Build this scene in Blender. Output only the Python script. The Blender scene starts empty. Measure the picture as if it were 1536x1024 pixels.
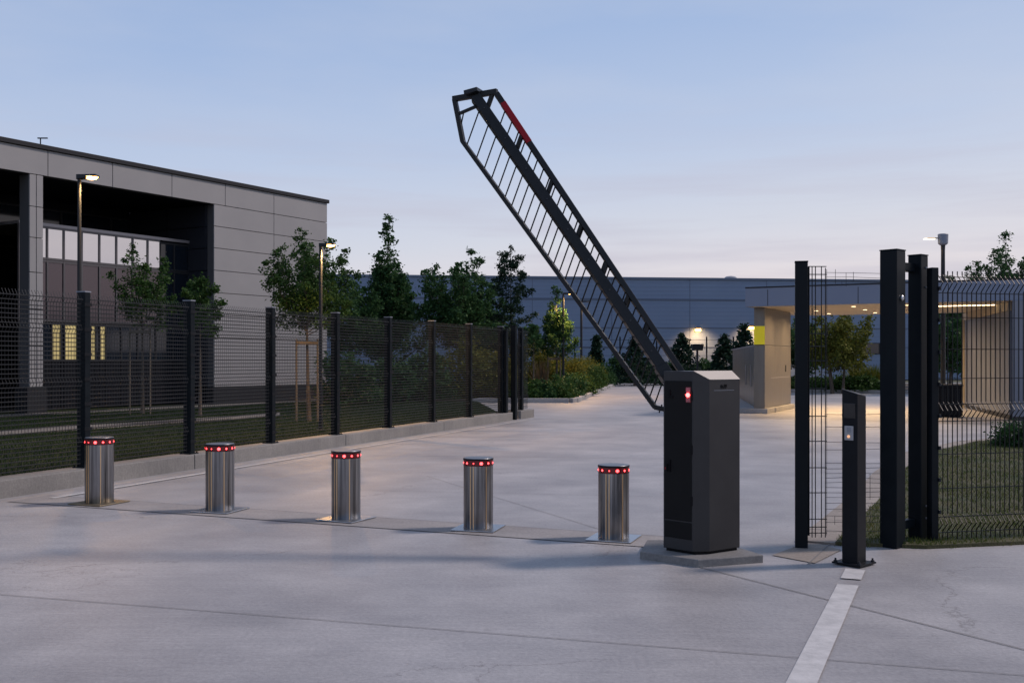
import bpy, math, random
import numpy as np
from mathutils import Vector, Matrix
R = math.radians
random.seed(7)
scene = bpy.context.scene
col = scene.collection

# ------------------------------------------------------------------ camera geometry of the place
CAMZ, F, CX, HY = 1.5, 1540.0, 768.0, 540.0
def G(px, py, z=0.0):
    Y = F * (CAMZ - z) / (py - HY)
    return Vector(((px - CX) / F * Y, Y, z))
def AT(px, Y): return (px - CX) / F * Y
def ZZ(py, Y): return CAMZ + (HY - py) / F * Y

# ------------------------------------------------------------------ materials
def nt(name):
    m = bpy.data.materials.new(name); m.use_nodes = True
    return m, m.node_tree.nodes, m.node_tree.links, m.node_tree.nodes['Principled BSDF']
def mat(name, c, rough=.6, metal=0., var=None, scale=6., stretch=(1, 1, 1), bump=0., bscale=None, emit=None, es=0., spec=.5, rvar=0.):
    m, N, L, b = nt(name)
    b.inputs['Base Color'].default_value = (*c, 1)
    b.inputs['Roughness'].default_value = rough
    b.inputs['Metallic'].default_value = metal
    b.inputs['Specular IOR Level'].default_value = spec
    if emit:
        b.inputs['Emission Color'].default_value = (*emit, 1); b.inputs['Emission Strength'].default_value = es
    if var or bump or rvar:
        tc = N.new('ShaderNodeTexCoord'); mp = N.new('ShaderNodeMapping'); mp.inputs['Scale'].default_value = stretch
        L.new(tc.outputs['Object'], mp.inputs['Vector'])
        n = N.new('ShaderNodeTexNoise'); n.inputs['Scale'].default_value = scale; n.inputs['Detail'].default_value = 8; n.inputs['Roughness'].default_value = .62
        L.new(mp.outputs['Vector'], n.inputs['Vector'])
        if var:
            r = N.new('ShaderNodeValToRGB')
            r.color_ramp.elements[0].position = .32; r.color_ramp.elements[1].position = .68
            r.color_ramp.elements[0].color = (*c, 1); r.color_ramp.elements[1].color = (*var, 1)
            L.new(n.outputs['Fac'], r.inputs['Fac']); L.new(r.outputs['Color'], b.inputs['Base Color'])
        if rvar:
            mr = N.new('ShaderNodeMapRange'); mr.inputs['To Min'].default_value = rough - rvar; mr.inputs['To Max'].default_value = rough + rvar
            mr.inputs['From Min'].default_value = .3; mr.inputs['From Max'].default_value = .7
            L.new(n.outputs['Fac'], mr.inputs['Value']); L.new(mr.outputs['Result'], b.inputs['Roughness'])
        if bump:
            n2 = N.new('ShaderNodeTexNoise'); n2.inputs['Scale'].default_value = bscale or scale * 6; n2.inputs['Detail'].default_value = 4
            L.new(mp.outputs['Vector'], n2.inputs['Vector'])
            bp = N.new('ShaderNodeBump'); bp.inputs['Strength'].default_value = bump; bp.inputs['Distance'].default_value = .02
            L.new(n2.outputs['Fac'], bp.inputs['Height']); L.new(bp.outputs['Normal'], b.inputs['Normal'])
    return m

def concrete(name, c1, c2, c3, crack=True, rough=.72, tracks=False):
    m, N, L, b = nt(name)
    tc = N.new('ShaderNodeTexCoord')
    def noise(scale, st=(1, 1, 1), rot=0, det=8):
        mp = N.new('ShaderNodeMapping'); mp.inputs['Scale'].default_value = st; mp.inputs['Rotation'].default_value = (0, 0, rot)
        L.new(tc.outputs['Object'], mp.inputs['Vector'])
        n = N.new('ShaderNodeTexNoise'); n.inputs['Scale'].default_value = scale; n.inputs['Detail'].default_value = det; n.inputs['Roughness'].default_value = .65
        L.new(mp.outputs['Vector'], n.inputs['Vector']); return n
    def ramp(src, p0, p1, a, bb):
        r = N.new('ShaderNodeValToRGB'); r.color_ramp.elements[0].position = p0; r.color_ramp.elements[1].position = p1
        r.color_ramp.elements[0].color = (*a, 1); r.color_ramp.elements[1].color = (*bb, 1); L.new(src, r.inputs['Fac']); return r
    def mix(kind, fac, a, bb):
        x = N.new('ShaderNodeMix'); x.data_type = 'RGBA'; x.blend_type = kind
        if isinstance(fac, float): x.inputs[0].default_value = fac
        else: L.new(fac, x.inputs[0])
        L.new(a, x.inputs[6]); L.new(bb, x.inputs[7]); return x.outputs[2]
    big = noise(.35); mid = noise(.9, (1, 1.2, 1), R(22)); fine = noise(38, det=3); streak = noise(3.2, (.35, 9, 1), R(38))
    base = ramp(big.outputs['Fac'], .35, .65, c1, c2)
    m2 = ramp(mid.outputs['Fac'], .36, .7, (.76, .76, .77), (1.08, 1.07, 1.055))
    o = mix('MULTIPLY', 1.0, base.outputs['Color'], m2.outputs['Color'])
    s2 = ramp(streak.outputs['Fac'], .42, .7, (.93, .93, .935), (1.04, 1.04, 1.04))
    o = mix('MULTIPLY', 1.0, o, s2.outputs['Color'])
    f2 = ramp(fine.outputs['Fac'], .3, .7, (.85, .85, .85), (1.12, 1.12, 1.12))
    o = mix('MULTIPLY', 1.0, o, f2.outputs['Color'])
    if crack:
        mp = N.new('ShaderNodeMapping'); mp.inputs['Scale'].default_value = (.21, .34, 1)
        wn = noise(.8)
        wv = N.new('ShaderNodeVectorMath'); wv.operation = 'SCALE'; wv.inputs['Scale'].default_value = 1.1
        L.new(wn.outputs['Color'], wv.inputs[0])
        ad = N.new('ShaderNodeVectorMath'); ad.operation = 'ADD'; L.new(tc.outputs['Object'], ad.inputs[0]); L.new(wv.outputs['Vector'], ad.inputs[1])
        L.new(ad.outputs['Vector'], mp.inputs['Vector'])
        v = N.new('ShaderNodeTexVoronoi'); v.feature = 'DISTANCE_TO_EDGE'; v.inputs['Scale'].default_value = 1
        L.new(mp.outputs['Vector'], v.inputs['Vector'])
        cr = ramp(v.outputs['Distance'], .0, .004, (.62, .6, .58), (1, 1, 1))
        gate = ramp(big.outputs['Fac'], .5, .54, (0, 0, 0), (1, 1, 1))
        o2 = mix('MULTIPLY', 1.0, o, cr.outputs['Color'])
        o = mix('MIX', gate.outputs['Color'], o, o2)
    gr = noise(170, det=2); g2 = ramp(gr.outputs['Fac'], .3, .72, (.90, .90, .90), (1.07, 1.07, 1.07)); o = mix('MULTIPLY', 1.0, o, g2.outputs['Color'])
    if tracks:   # faint tyre-worn tracks along the lane
        sx_ = N.new('ShaderNodeVectorMath'); sx_.operation = 'DOT_PRODUCT'; sx_.inputs[1].default_value = (.925, -.379, 0)
        L.new(tc.outputs['Object'], sx_.inputs[0])
        def mth(op, a, b_=None):
            q = N.new('ShaderNodeMath'); q.operation = op
            if isinstance(a, (int, float)): q.inputs[0].default_value = a
            else: L.new(a, q.inputs[0])
            if b_ is not None:
                if isinstance(b_, (int, float)): q.inputs[1].default_value = b_
                else: L.new(b_, q.inputs[1])
            return q.outputs[0]
        wob = mth('MULTIPLY', big.outputs['Fac'], 1.4); a0 = mth('ADD', sx_.outputs['Value'], wob)
        dd_ = mth('ABSOLUTE', mth('SUBTRACT', mth('ABSOLUTE', mth('ADD', a0, 4.6)), .82))
        tr_ = ramp(dd_, .02, .30, (.87, .87, .875), (1, 1, 1)); tg = ramp(mid.outputs['Fac'], .42, .6, (0, 0, 0), (1, 1, 1))
        o3 = mix('MULTIPLY', 1.0, o, tr_.outputs['Color']); o = mix('MIX', tg.outputs['Color'], o, o3)
    st = noise(5.5); sp = ramp(st.outputs['Fac'], .63, .72, (0, 0, 0), (.5, .5, .5))
    dk = N.new('ShaderNodeRGB'); dk.outputs[0].default_value = (*c3, 1)
    o = mix('MIX', sp.outputs['Color'], o, dk.outputs[0])
    L.new(o, b.inputs['Base Color'])
    b.inputs['Roughness'].default_value = rough
    b.inputs['Specular IOR Level'].default_value = .5 if tracks else .3
    bp = N.new('ShaderNodeBump'); bp.inputs['Strength'].default_value = .3; bp.inputs['Distance'].default_value = .01
    L.new(fine.outputs['Fac'], bp.inputs['Height']); L.new(bp.outputs['Normal'], b.inputs['Normal'])
    return m

def leafmat(name, c1, c2, c3):
    m, N, L, b = nt(name)
    g = N.new('ShaderNodeNewGeometry'); tc = N.new('ShaderNodeTexCoord')
    n = N.new('ShaderNodeTexNoise'); n.inputs['Scale'].default_value = 3.; n.inputs['Detail'].default_value = 2
    L.new(tc.outputs['Object'], n.inputs['Vector'])
    a = N.new('ShaderNodeMath'); a.operation = 'MULTIPLY_ADD'; a.inputs[1].default_value = .5
    L.new(g.outputs['Random Per Island'], a.inputs[0]); 
    sc = N.new('ShaderNodeMath'); sc.operation = 'MULTIPLY'; sc.inputs[1].default_value = .5
    L.new(n.outputs['Fac'], sc.inputs[0]); L.new(sc.outputs[0], a.inputs[2])
    r = N.new('ShaderNodeValToRGB'); e = r.color_ramp.elements
    e[0].position = .2; e[0].color = (*c1, 1); e[1].position = .85; e[1].color = (*c3, 1)
    k = e.new(.5); k.color = (*c2, 1)
    L.new(a.outputs[0], r.inputs['Fac']); L.new(r.outputs['Color'], b.inputs['Base Color'])
    b.inputs['Roughness'].default_value = .6; b.inputs['Specular IOR Level'].default_value = .12
    tr = N.new('ShaderNodeBsdfTranslucent'); L.new(r.outputs['Color'], tr.inputs['Color'])
    mx = N.new('ShaderNodeMixShader'); mx.inputs[0].default_value = .3
    L.new(b.outputs[0], mx.inputs[1]); L.new(tr.outputs[0], mx.inputs[2])
    L.new(mx.outputs[0], N['Material Output'].inputs['Surface'])
    return m

M = {}
M['drive'] = concrete('concrete_slab', (.295, .286, .288), (.40, .39, .39), (.195, .187, .182), tracks=True, rough=.52)
M['trench'] = concrete('concrete_trench_infill', (.275, .26, .252), (.368, .35, .338), (.2, .185, .175))
M['wallc'] = concrete('cast_concrete', (.205, .2, .19), (.265, .258, .245), (.12, .117, .11), crack=False)
M['paver'] = concrete('paver_concrete', (.28, .245, .21), (.34, .30, .26), (.18, .16, .14), crack=False)
M['kerb'] = concrete('kerb_concrete', (.30, .30, .30), (.37, .36, .355), (.2, .19, .18), crack=False)
M['padc'] = concrete('pad_concrete', (.20, .197, .192), (.25, .245, .24), (.13, .127, .12), crack=False)
M['pathm'] = concrete('worn_path', (.13, .125, .115), (.18, .17, .155), (.08, .075, .07), crack=False)
M['soil'] = mat('bed_soil', (.035, .028, .02), .95, var=(.07, .055, .04), scale=5, bump=.6)
M['ground'] = mat('far_ground', (.05, .06, .035), .95, var=(.08, .085, .05), scale=.5)
M['lawn'] = mat('lawn_soil', (.024, .037, .011), .95, var=(.085, .072, .034), scale=1.3, bump=.7, bscale=50)
M['blade'] = leafmat('grass_blade', (.045, .08, .016), (.08, .11, .026), (.17, .145, .05))
M['blade2'] = leafmat('shaded_grass_blade', (.010, .026, .008), (.018, .040, .012), (.035, .055, .018))  # darker grass and soil copies, the left lawn's shade painted in
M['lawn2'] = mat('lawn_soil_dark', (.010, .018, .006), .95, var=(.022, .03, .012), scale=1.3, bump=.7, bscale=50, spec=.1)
M['joint'] = mat('joint_filler', (.165, .16, .158), .9)
M['paint'] = mat('worn_white_paint', (.38, .375, .37), .7, var=(.52, .51, .50), scale=9, bump=.15)
M['black'] = mat('graphite_powder_coat', (.007, .008, .0105), .45, var=(.010, .0115, .0145), scale=9, rvar=.06, spec=.15)
M['post'] = mat('anthracite_coated_steel', (.0035, .0062, .009), .42, var=(.0065, .010, .0135), scale=5, rvar=.08, spec=.13)
M['wire'] = mat('anthracite_wire', (.007, .009, .011), .45, metal=.0, spec=.25)
M['wirel'] = mat('dull_wire', (.012, .0135, .016), .42, metal=.0, spec=.35)
M['boom'] = mat('boom_black_paint', (.008, .009, .010), .42, var=(.014, .015, .017), scale=7, rvar=.1, spec=.25)
M['cab'] = mat('cabinet_grey_metal', (.030, .030, .032), .42, metal=.2, var=(.038, .038, .040), scale=3, rvar=.06, spec=.35)
M['door'] = mat('cabinet_door_black', (.006, .006, .0065), .5, var=(.009, .009, .0095), scale=4, rvar=.06, spec=.15)
M['red'] = mat('red_reflective_film', (.24, .002, .008), .4, spec=.25)
M['redled'] = mat('red_led_lens', (.6, .01, .01), .3, emit=(1, .05, .055), es=8)
M['redcore'] = mat('red_led_core', (1, .2, .15), .3, emit=(1, .05, .05), es=14)
M['redring'] = mat('red_dark_ring', (.04, .005, .007), .3, emit=(1, .02, .03), es=.035)
M['dark'] = mat('matt_black', (.005, .005, .006), .6, spec=.15)
M['darkglass'] = mat('black_lens', (.003, .003, .004), .08, spec=.8)
M['plate'] = mat('steel_plate', (.42, .44, .47), .32, metal=1., var=(.5, .52, .55), scale=5, rvar=.08)
M['plateb'] = mat('brassy_plate', (.42, .33, .2), .38, metal=1., var=(.34, .28, .19), scale=6, rvar=.08)  # steel plate with a warm lamp glint painted into its colour
M['strip'] = mat('warm_trim', (.80, .56, .32), .4, metal=1.)  # gold colour painted for lamp glints on the bollards
M['clad'] = mat('grey_cladding_panel', (.236, .234, .238), .55, var=(.268, .265, .268), scale=.5, rvar=.06)
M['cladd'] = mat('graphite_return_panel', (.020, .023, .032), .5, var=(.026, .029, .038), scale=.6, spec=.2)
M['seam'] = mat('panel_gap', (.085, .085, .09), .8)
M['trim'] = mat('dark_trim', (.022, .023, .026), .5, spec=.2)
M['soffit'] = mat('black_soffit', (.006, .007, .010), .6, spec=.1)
M['glassm'] = mat('mirror_glass', (.62, .62, .64), .04, metal=.95, rvar=.0)
M['glasss'] = mat('tinted_spandrel_glass', (.10, .086, .096), .14, metal=.75)
M['glassd'] = mat('dark_glass', (.007, .012, .020), .06, metal=.0, spec=.6)
M['frame'] = mat('window_frame_alu', (.10, .095, .10), .4, metal=.4)
M['framel'] = mat('pale_rail', (.30, .28, .29), .4, metal=.4)
M['lit'] = mat('lit_window', (.6, .5, .2), .6, emit=(1., .78, .34), es=.17, var=(.3, .25, .1), scale=1.5)
M['lens'] = mat('warm_lamp_lens', (1, .8, .5), .4, emit=(1., .50, .12), es=14)
M['lensw'] = mat('white_lamp_lens', (1, .9, .75), .4, emit=(1., .74, .42), es=5)
M['pole'] = mat('lamp_pole_steel', (.016, .019, .024), .4, metal=.0, spec=.25)
M['poleg'] = mat('lamp_head_grey', (.20, .22, .26), .5)
M['ware'] = None
M['bark'] = mat('tree_bark', (.055, .045, .035), .9, var=(.10, .085, .07), scale=9, stretch=(1, 1, .25), bump=.5)
M['stake'] = mat('timber_stake', (.085, .072, .055), .85, var=(.125, .105, .08), scale=5, stretch=(1, 1, .2))
M['leafA'] = leafmat('leaf_mid_green', (.018, .046, .014), (.038, .086, .022), (.085, .14, .034))
M['leafB'] = leafmat('leaf_deep_green', (.017, .048, .02), (.033, .085, .029), (.07, .13, .042))
M['leafC'] = leafmat('leaf_yellow_green', (.055, .075, .013), (.105, .12, .022), (.185, .17, .033))
M['leafD'] = leafmat('leaf_conifer', (.008, .022, .016), (.014, .036, .022), (.025, .052, .03))
M['leafE'] = leafmat('dry_plume', (.05, .042, .03), (.07, .058, .04), (.10, .085, .06))
M['pier'] = mat('brushed_pier_panel', (.15, .138, .122), .36, metal=.45, var=(.19, .175, .155), scale=2.5, stretch=(3, 3, .25), rvar=.06)
M['fascia'] = mat('blue_grey_fascia', (.165, .20, .28), .5, var=(.185, .222, .30), scale=.6)
M['cream'] = mat('tan_soffit_board', (.36, .31, .235), .6, var=(.41, .35, .27), scale=1.2)
M['gatewall'] = mat('gatehouse_panel', (.16, .175, .215), .42, metal=.2, var=(.19, .205, .245), scale=.7)
M['yellow'] = mat('yellow_panel', (.75, .60, .01), .5, emit=(1, .85, .03), es=.13)
M['grey'] = mat('grey_plate', (.33, .33, .34), .5)
M['inter'] = mat('dim_interior', (.03, .03, .028), .9)

def waremat():
    m, N, L, b = nt('warehouse_metal_panel')
    tc = N.new('ShaderNodeTexCoord'); sx = N.new('ShaderNodeSeparateXYZ'); L.new(tc.outputs['Object'], sx.inputs[0])
    n = N.new('ShaderNodeTexNoise'); n.inputs['Scale'].default_value = .25; n.inputs['Detail'].default_value = 5
    L.new(tc.outputs['Object'], n.inputs['Vector'])
    r = N.new('ShaderNodeValToRGB'); r.color_ramp.elements[0].position = .3; r.color_ramp.elements[1].position = .7
    r.color_ramp.elements[0].color = (.145, .205, .315, 1); r.color_ramp.elements[1].color = (.168, .232, .345, 1)
    L.new(n.outputs['Fac'], r.inputs['Fac']); L.new(r.outputs['Color'], b.inputs['Base Color'])
    b.inputs['Roughness'].default_value = .5; b.inputs['Metallic'].default_value = .15
    w = N.new('ShaderNodeMath'); w.operation = 'MULTIPLY'; w.inputs[1].default_value = 20.
    L.new(sx.outputs['Z'], w.inputs[0]); s = N.new('ShaderNodeMath'); s.operation = 'SINE'; L.new(w.outputs[0], s.inputs[0])
    bp = N.new('ShaderNodeBump'); bp.inputs['Strength'].default_value = .12; bp.inputs['Distance'].default_value = .02
    L.new(s.outputs[0], bp.inputs['Height']); L.new(bp.outputs['Normal'], b.inputs['Normal'])
    return m
M['ware'] = waremat()

def steelmat():
    m, N, L, b = nt('brushed_stainless')
    tc = N.new('ShaderNodeTexCoord'); mp = N.new('ShaderNodeMapping'); mp.inputs['Scale'].default_value = (1, 1, .02)
    L.new(tc.outputs['Object'], mp.inputs['Vector'])
    n = N.new('ShaderNodeTexNoise'); n.inputs['Scale'].default_value = 26; n.inputs['Detail'].default_value = 6; n.inputs['Roughness'].default_value = .7
    L.new(mp.outputs['Vector'], n.inputs['Vector'])
    r = N.new('ShaderNodeValToRGB'); r.color_ramp.elements[0].position = .36; r.color_ramp.elements[1].position = .66
    r.color_ramp.elements[0].color = (.06, .06, .062, 1); r.color_ramp.elements[1].color = (.37, .37, .38, 1)  # streaks are partly brushing, partly reflections painted into the base colour
    L.new(n.outputs['Fac'], r.inputs['Fac']); L.new(r.outputs['Color'], b.inputs['Base Color'])
    b.inputs['Metallic'].default_value = 1; b.inputs['Roughness'].default_value = .3
    bp = N.new('ShaderNodeBump'); bp.inputs['Strength'].default_value = .55; bp.inputs['Distance'].default_value = .012
    L.new(n.outputs['Fac'], bp.inputs['Height']); L.new(bp.outputs['Normal'], b.inputs['Normal'])
    return m
M['steel'] = steelmat()

# ------------------------------------------------------------------ mesh helpers
class MB:
    def __init__(s): s.v = []; s.f = []
    def add(s, vs, fs):
        o = len(s.v); s.v += [tuple(p) for p in vs]; s.f += [tuple(i + o for i in f) for f in fs]; return s
    def hexa(s, p):   # p: 4 bottom, 4 top
        return s.add(p, [(3, 2, 1, 0), (4, 5, 6, 7), (0, 1, 5, 4), (1, 2, 6, 5), (2, 3, 7, 6), (3, 0, 4, 7)])
    def box(s, x0, x1, y0, y1, z0, z1):
        return s.hexa([(x0, y0, z0), (x1, y0, z0), (x1, y1, z0), (x0, y1, z0), (x0, y0, z1), (x1, y0, z1), (x1, y1, z1), (x0, y1, z1)])
    def obox(s, c, ax, ay, az):   # centre and half axes
        c, ax, ay, az = Vector(c), Vector(ax), Vector(ay), Vector(az)
        return s.hexa([c - ax - ay - az, c + ax - ay - az, c + ax + ay - az, c - ax + ay - az, c - ax - ay + az, c + ax - ay + az, c + ax + ay + az, c - ax + ay + az])
    def prism(s, poly, z0, z1, top=None):
        n = len(poly); top = top or poly
        vs = [(p[0], p[1], z0) for p in poly] + [(p[0], p[1], z1) for p in top]
        return s.add(vs, [tuple(range(n - 1, -1, -1)), tuple(range(n, 2 * n))] + [(i, (i + 1) % n, (i + 1) % n + n, i + n) for i in range(n)])
    def sheet(s, poly, z): return s.add([(p[0], p[1], z) for p in poly], [tuple(range(len(poly)))])
    def bar(s, p0, p1, w, d, up):   # rectangular bar: w across (perp. to up and axis), d along up-ish
        p0, p1 = Vector(p0), Vector(p1); t = (p1 - p0).normalized(); u = Vector(up); u = (u - t * u.dot(t)).normalized(); r = t.cross(u)
        q = []
        for p in (p0, p1): q += [p - r * w / 2 - u * d / 2, p + r * w / 2 - u * d / 2, p + r * w / 2 + u * d / 2, p - r * w / 2 + u * d / 2]
        return s.hexa(q)
    def tube(s, pts, rad, n=8, cap=True):
        pts = [Vector(p) for p in pts]; k = len(pts)
        rad = rad if isinstance(rad, (list, tuple)) else [rad] * k
        vs = []; fs = []
        for i, p in enumerate(pts):
            t = (pts[min(i + 1, k - 1)] - pts[max(i - 1, 0)]).normalized()
            a = Vector((0, 0, 1)) if abs(t.z) < .9 else Vector((1, 0, 0))
            u = t.cross(a).normalized(); w = t.cross(u)
            for j in range(n):
                th = 2 * math.pi * j / n + math.pi / n
                vs.append(p + (u * math.cos(th) + w * math.sin(th)) * rad[i])
        for i in range(k - 1):
            for j in range(n):
                fs.append((i * n + j, i * n + (j + 1) % n, (i + 1) * n + (j + 1) % n, (i + 1) * n + j))
        if cap: fs += [tuple(range(n - 1, -1, -1)), tuple(range((k - 1) * n, k * n))]
        return s.add(vs, fs)
    def lathe(s, prof, c=(0, 0, 0), n=48):
        vs = []; fs = []; k = len(prof)
        for r, z in prof:
            for j in range(n):
                th = 2 * math.pi * j / n; vs.append((c[0] + r * math.cos(th), c[1] + r * math.sin(th), c[2] + z))
        for i in range(k - 1):
            for j in range(n): fs.append((i * n + j, i * n + (j + 1) % n, (i + 1) * n + (j + 1) % n, (i + 1) * n + j))
        fs += [tuple(range(n - 1, -1, -1)), tuple(range((k - 1) * n, k * n))]
        return s.add(vs, fs)
    def ball(s, c, r, n=10):
        m = n // 2; prof = [(r * math.sin(math.pi * (i + .02) / (m + .04)), -r * math.cos(math.pi * (i + .02) / (m + .04))) for i in range(m + 1)]
        return s.lathe(prof, c, n)
    def build(s, name, m, parent=None, loc=(0, 0, 0), rot=0, smooth=False, bevel=0, origin=None):
        me = bpy.data.meshes.new(name)
        v = s.v
        if origin is not None: v = [(p[0] - origin[0], p[1] - origin[1], p[2] - origin[2]) for p in v]
        me.from_pydata(v, [], s.f); me.materials.append(m)
        if smooth:
            me.polygons.foreach_set('use_smooth', [True] * len(me.polygons))
            try: me.set_sharp_from_angle(angle=R(35))
            except Exception: pass
        o = bpy.data.objects.new(name, me); col.objects.link(o)
        if parent is not None: o.parent = parent
        if origin is not None and parent is None: loc = origin
        o.location = loc; o.rotation_euler = (0, 0, rot)
        if bevel:
            b = o.modifiers.new('bevel', 'BEVEL'); b.width = bevel; b.segments = 2; b.limit_method = 'ANGLE'; b.angle_limit = R(40)
        return o

def tag(o, label=None, cat=None, group=None, kind=None):
    if label: o['label'] = label
    if cat: o['category'] = cat
    if group: o['group'] = group
    if kind: o['kind'] = kind
    return o
def thing(name, label, cat, loc=(0, 0, 0), rz=0, group=None):
    o = bpy.data.objects.new(name, None); col.objects.link(o); o.empty_display_size = .2
    o.location = loc; o.rotation_euler = (0, 0, rz)
    return tag(o, label, cat, group)
def copy_tree(o, parent=None):
    c = o.copy(); col.objects.link(c); c.parent = parent
    for ch in [x for x in bpy.data.objects if x.parent is o]: copy_tree(ch, c)
    return c
def struct(o, label=None): return tag(o, label, kind='structure')
def light(name, kind, loc, power, color, parent=None, **kw):
    l = bpy.data.lights.new(name, kind); l.energy = power; l.color = color
    for k, v in kw.items(): setattr(l, k, v)
    o = bpy.data.objects.new(name, l); col.objects.link(o); o.location = loc
    if parent is not None: o.parent = parent
    return o
WARM = (1., .54, .19)

# site axes: u1 runs down the drive, u2 across it
AZ = math.atan2(632, F)
u1 = Vector((math.sin(AZ), math.cos(AZ), 0)); u2 = Vector((math.cos(AZ), -math.sin(AZ), 0))
RZ = -AZ

# ------------------------------------------------------------------ ground
o = MB().sheet([(-3000, -3000), (3000, -3000), (3000, 3000), (-3000, 3000)], -.06).build('ground', M['ground']); struct(o)
o = MB().sheet([(-40, -15), (70, -15), (70, 68), (-40, 68)], 0).build('driveway', M['drive']); struct(o)
def strip(p, q, w, z, name, m, kind='structure'):
    p, q = Vector((p[0], p[1], 0)), Vector((q[0], q[1], 0)); t = (q - p).normalized(); r = Vector((t.y, -t.x, 0)) * w / 2
    o = MB().sheet([p + r, q + r, q - r, p - r], z).build(name, m); tag(o, kind=kind); return o
# trench along the bollards
bl = [G(149, 755), G(330, 766), G(519, 779), G(717.5, 793), G(920.5, 808)]
d = (bl[4] - bl[0]).normalized()
strip(bl[0] - d * 1.0, bl[4] + d * .55, .54, .004, 'trench_strip', M['trench'])
for off in (-.27, .27):
    n = Vector((-d.y, d.x, 0)) * off
    strip(bl[0] - d * 1.0 + n, bl[4] + d * (.55) + n, .008, .006, 'pavement_joint', M['joint'])
for a, b, w in ((G(-60, 887), G(1700, 1026), .007), (G(1000, 838), G(1700, 1016), .011), (G(640, 714), G(920, 800), .006), (G(440, 733), G(980, 745), .006), (G(560, 683), G(1190, 690), .012), (G(620, 655), G(1190, 657), .014), (G(760, 628), G(1190, 631), .02)):
    strip(a, b, w, .005, 'pavement_joint', M['joint'])
# painted lines
def pline(a, b, w):
    o = strip(a, b, w, .008, 'painted_line', M['paint']); return o
q0, q1 = G(1203, 1024), G(1272, 878)
t = (q1 - q0).normalized()
pline(q0 - t * 1.2, q1, .135); pline(q1 + t * .2, q1 + t * .55, .135)
pline(G(78, 747.5), G(800, 628.5), .09)

# left low wall
def WL(Y, off=0): return Vector((-9.79 + .383 * Y, Y, 0)) + Vector((-.934, .358, 0)) * off
tW = Vector((.358, .934, 0)).normalized(); nW = Vector((-tW.y, tW.x, 0))
def wall_seg(name, Ya, Yb, th, h, m, label, cat='wall', group=None):
    a, b = WL(Ya), WL(Yb); og = (a.x, a.y, 0)
    mb = MB(); L = (b - a).length; k = max(1, round(L / 3.86)); g = .012
    for i in range(k):
        p, q = a + (b - a) * (i / k) + tW * (g / 2), a + (b - a) * ((i + 1) / k) - tW * (g / 2)
        mb.prism([p, q, q + nW * th, p + nW * th], -.05, h)
    mb.prism([a + nW * .02 + tW * .02, b + nW * .02 - tW * .02, b + nW * (th - .02) - tW * .02, a + nW * (th - .02) + tW * .02], -.05, h - .02)
    o = mb.build(name, m, origin=og, bevel=.012); tag(o, label, cat, group); return o
wall_seg('kerb_wall', 6.5, 25.62, .34, .20, M['wallc'], 'long low concrete wall carrying the mesh fence left of the drive')
wall_seg('kerb_block', 26.15, 27.1, .5, .21, M['wallc'], 'short concrete block beyond the end of the long low wall', 'block')

# ------------------------------------------------------------------ left mesh fence
def panel_mesh(w, h, vs, hs, bends, r, depth=.035, hrows=None, rv=None):
    mb = MB(); nv = max(2, round(w / vs))
    def off(z):
        for zb in bends:
            if abs(z - zb) < .068: return depth * (1 - abs(z - zb) / .068)
        return 0
    zs = sorted(set([0, h] + [b + k for b in bends for k in (-.068, 0, .068) if 0 <= b + k <= h]))
    for i in range(nv + 1):
        x = w * i / nv
        mb.tube([(x, -off(z), z) for z in zs], rv or r, 4, False)
    rows = hrows or [hs * (k + .5) for k in range(int(h / hs))]
    for z in rows:
        mb.tube([(0, -off(z) - r * 1.6, z), (w, -off(z) - r * 1.6, z)], r, 4, False)
    return mb
sp = 1.835
base = WL(12.40 - sp * 2, .17)
fence = thing('mesh_fence', 'long dark wire mesh fence on the low wall in front of the grey office', 'fence', (base.x, base.y, .20))
ang = math.atan2(tW.y, tW.x); seg = sp / tW.y
pw = None; post0 = None
for i in range(11):
    Y = 12.40 + sp * (i - 2)
    p = WL(Y, .17) - base
    if i < 10:
        if pw is None:
            pw = panel_mesh(seg - .12, 2.07, .046, .052, (.3, 1.0, 1.65, 2.0), .0078, rv=.0027).build('mesh_panel', M['wirel'], fence)
            c = pw
        else:
            c = pw.copy(); col.objects.link(c); c.parent = fence
        c.location = (p.x + tW.x * .06, p.y + tW.y * .06, .03); c.rotation_euler = (0, 0, ang)
    if i == 10: continue
    if post0 is None:
        post0 = MB().box(-.045, .045, -.065, .065, 0, 2.12).build('post', M['post'], fence, bevel=.006)
        cap = MB().box(-.05, .05, -.07, .07, 2.12, 2.135).build('post_cap', M['poleg'], post0)
        pl = MB().box(-.09, .09, -.09, .09, 0, .012); 
        for sx in (-1, 1):
            for sy in (-1, 1): pl.lathe([(.011, .012), (.011, .03)], (sx * .07, sy * .075, 0), 6)
        pl.build('foot_plate', M['post'], post0)
        cl = None
        for k in range(7):
            if cl is None: cl = MB().box(-.058, .058, -.075, -.066, 0, .04).build('clamp', M['black'], post0); cl2 = cl
            else: cl2 = cl.copy(); col.objects.link(cl2); cl2.parent = post0
            cl2.location = (0, 0, .15 + k * .30)
        c = post0
    else: c = copy_tree(post0, fence)
    c.location = (p.x, p.y, 0); c.rotation_euler = (0, 0, ang)
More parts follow.
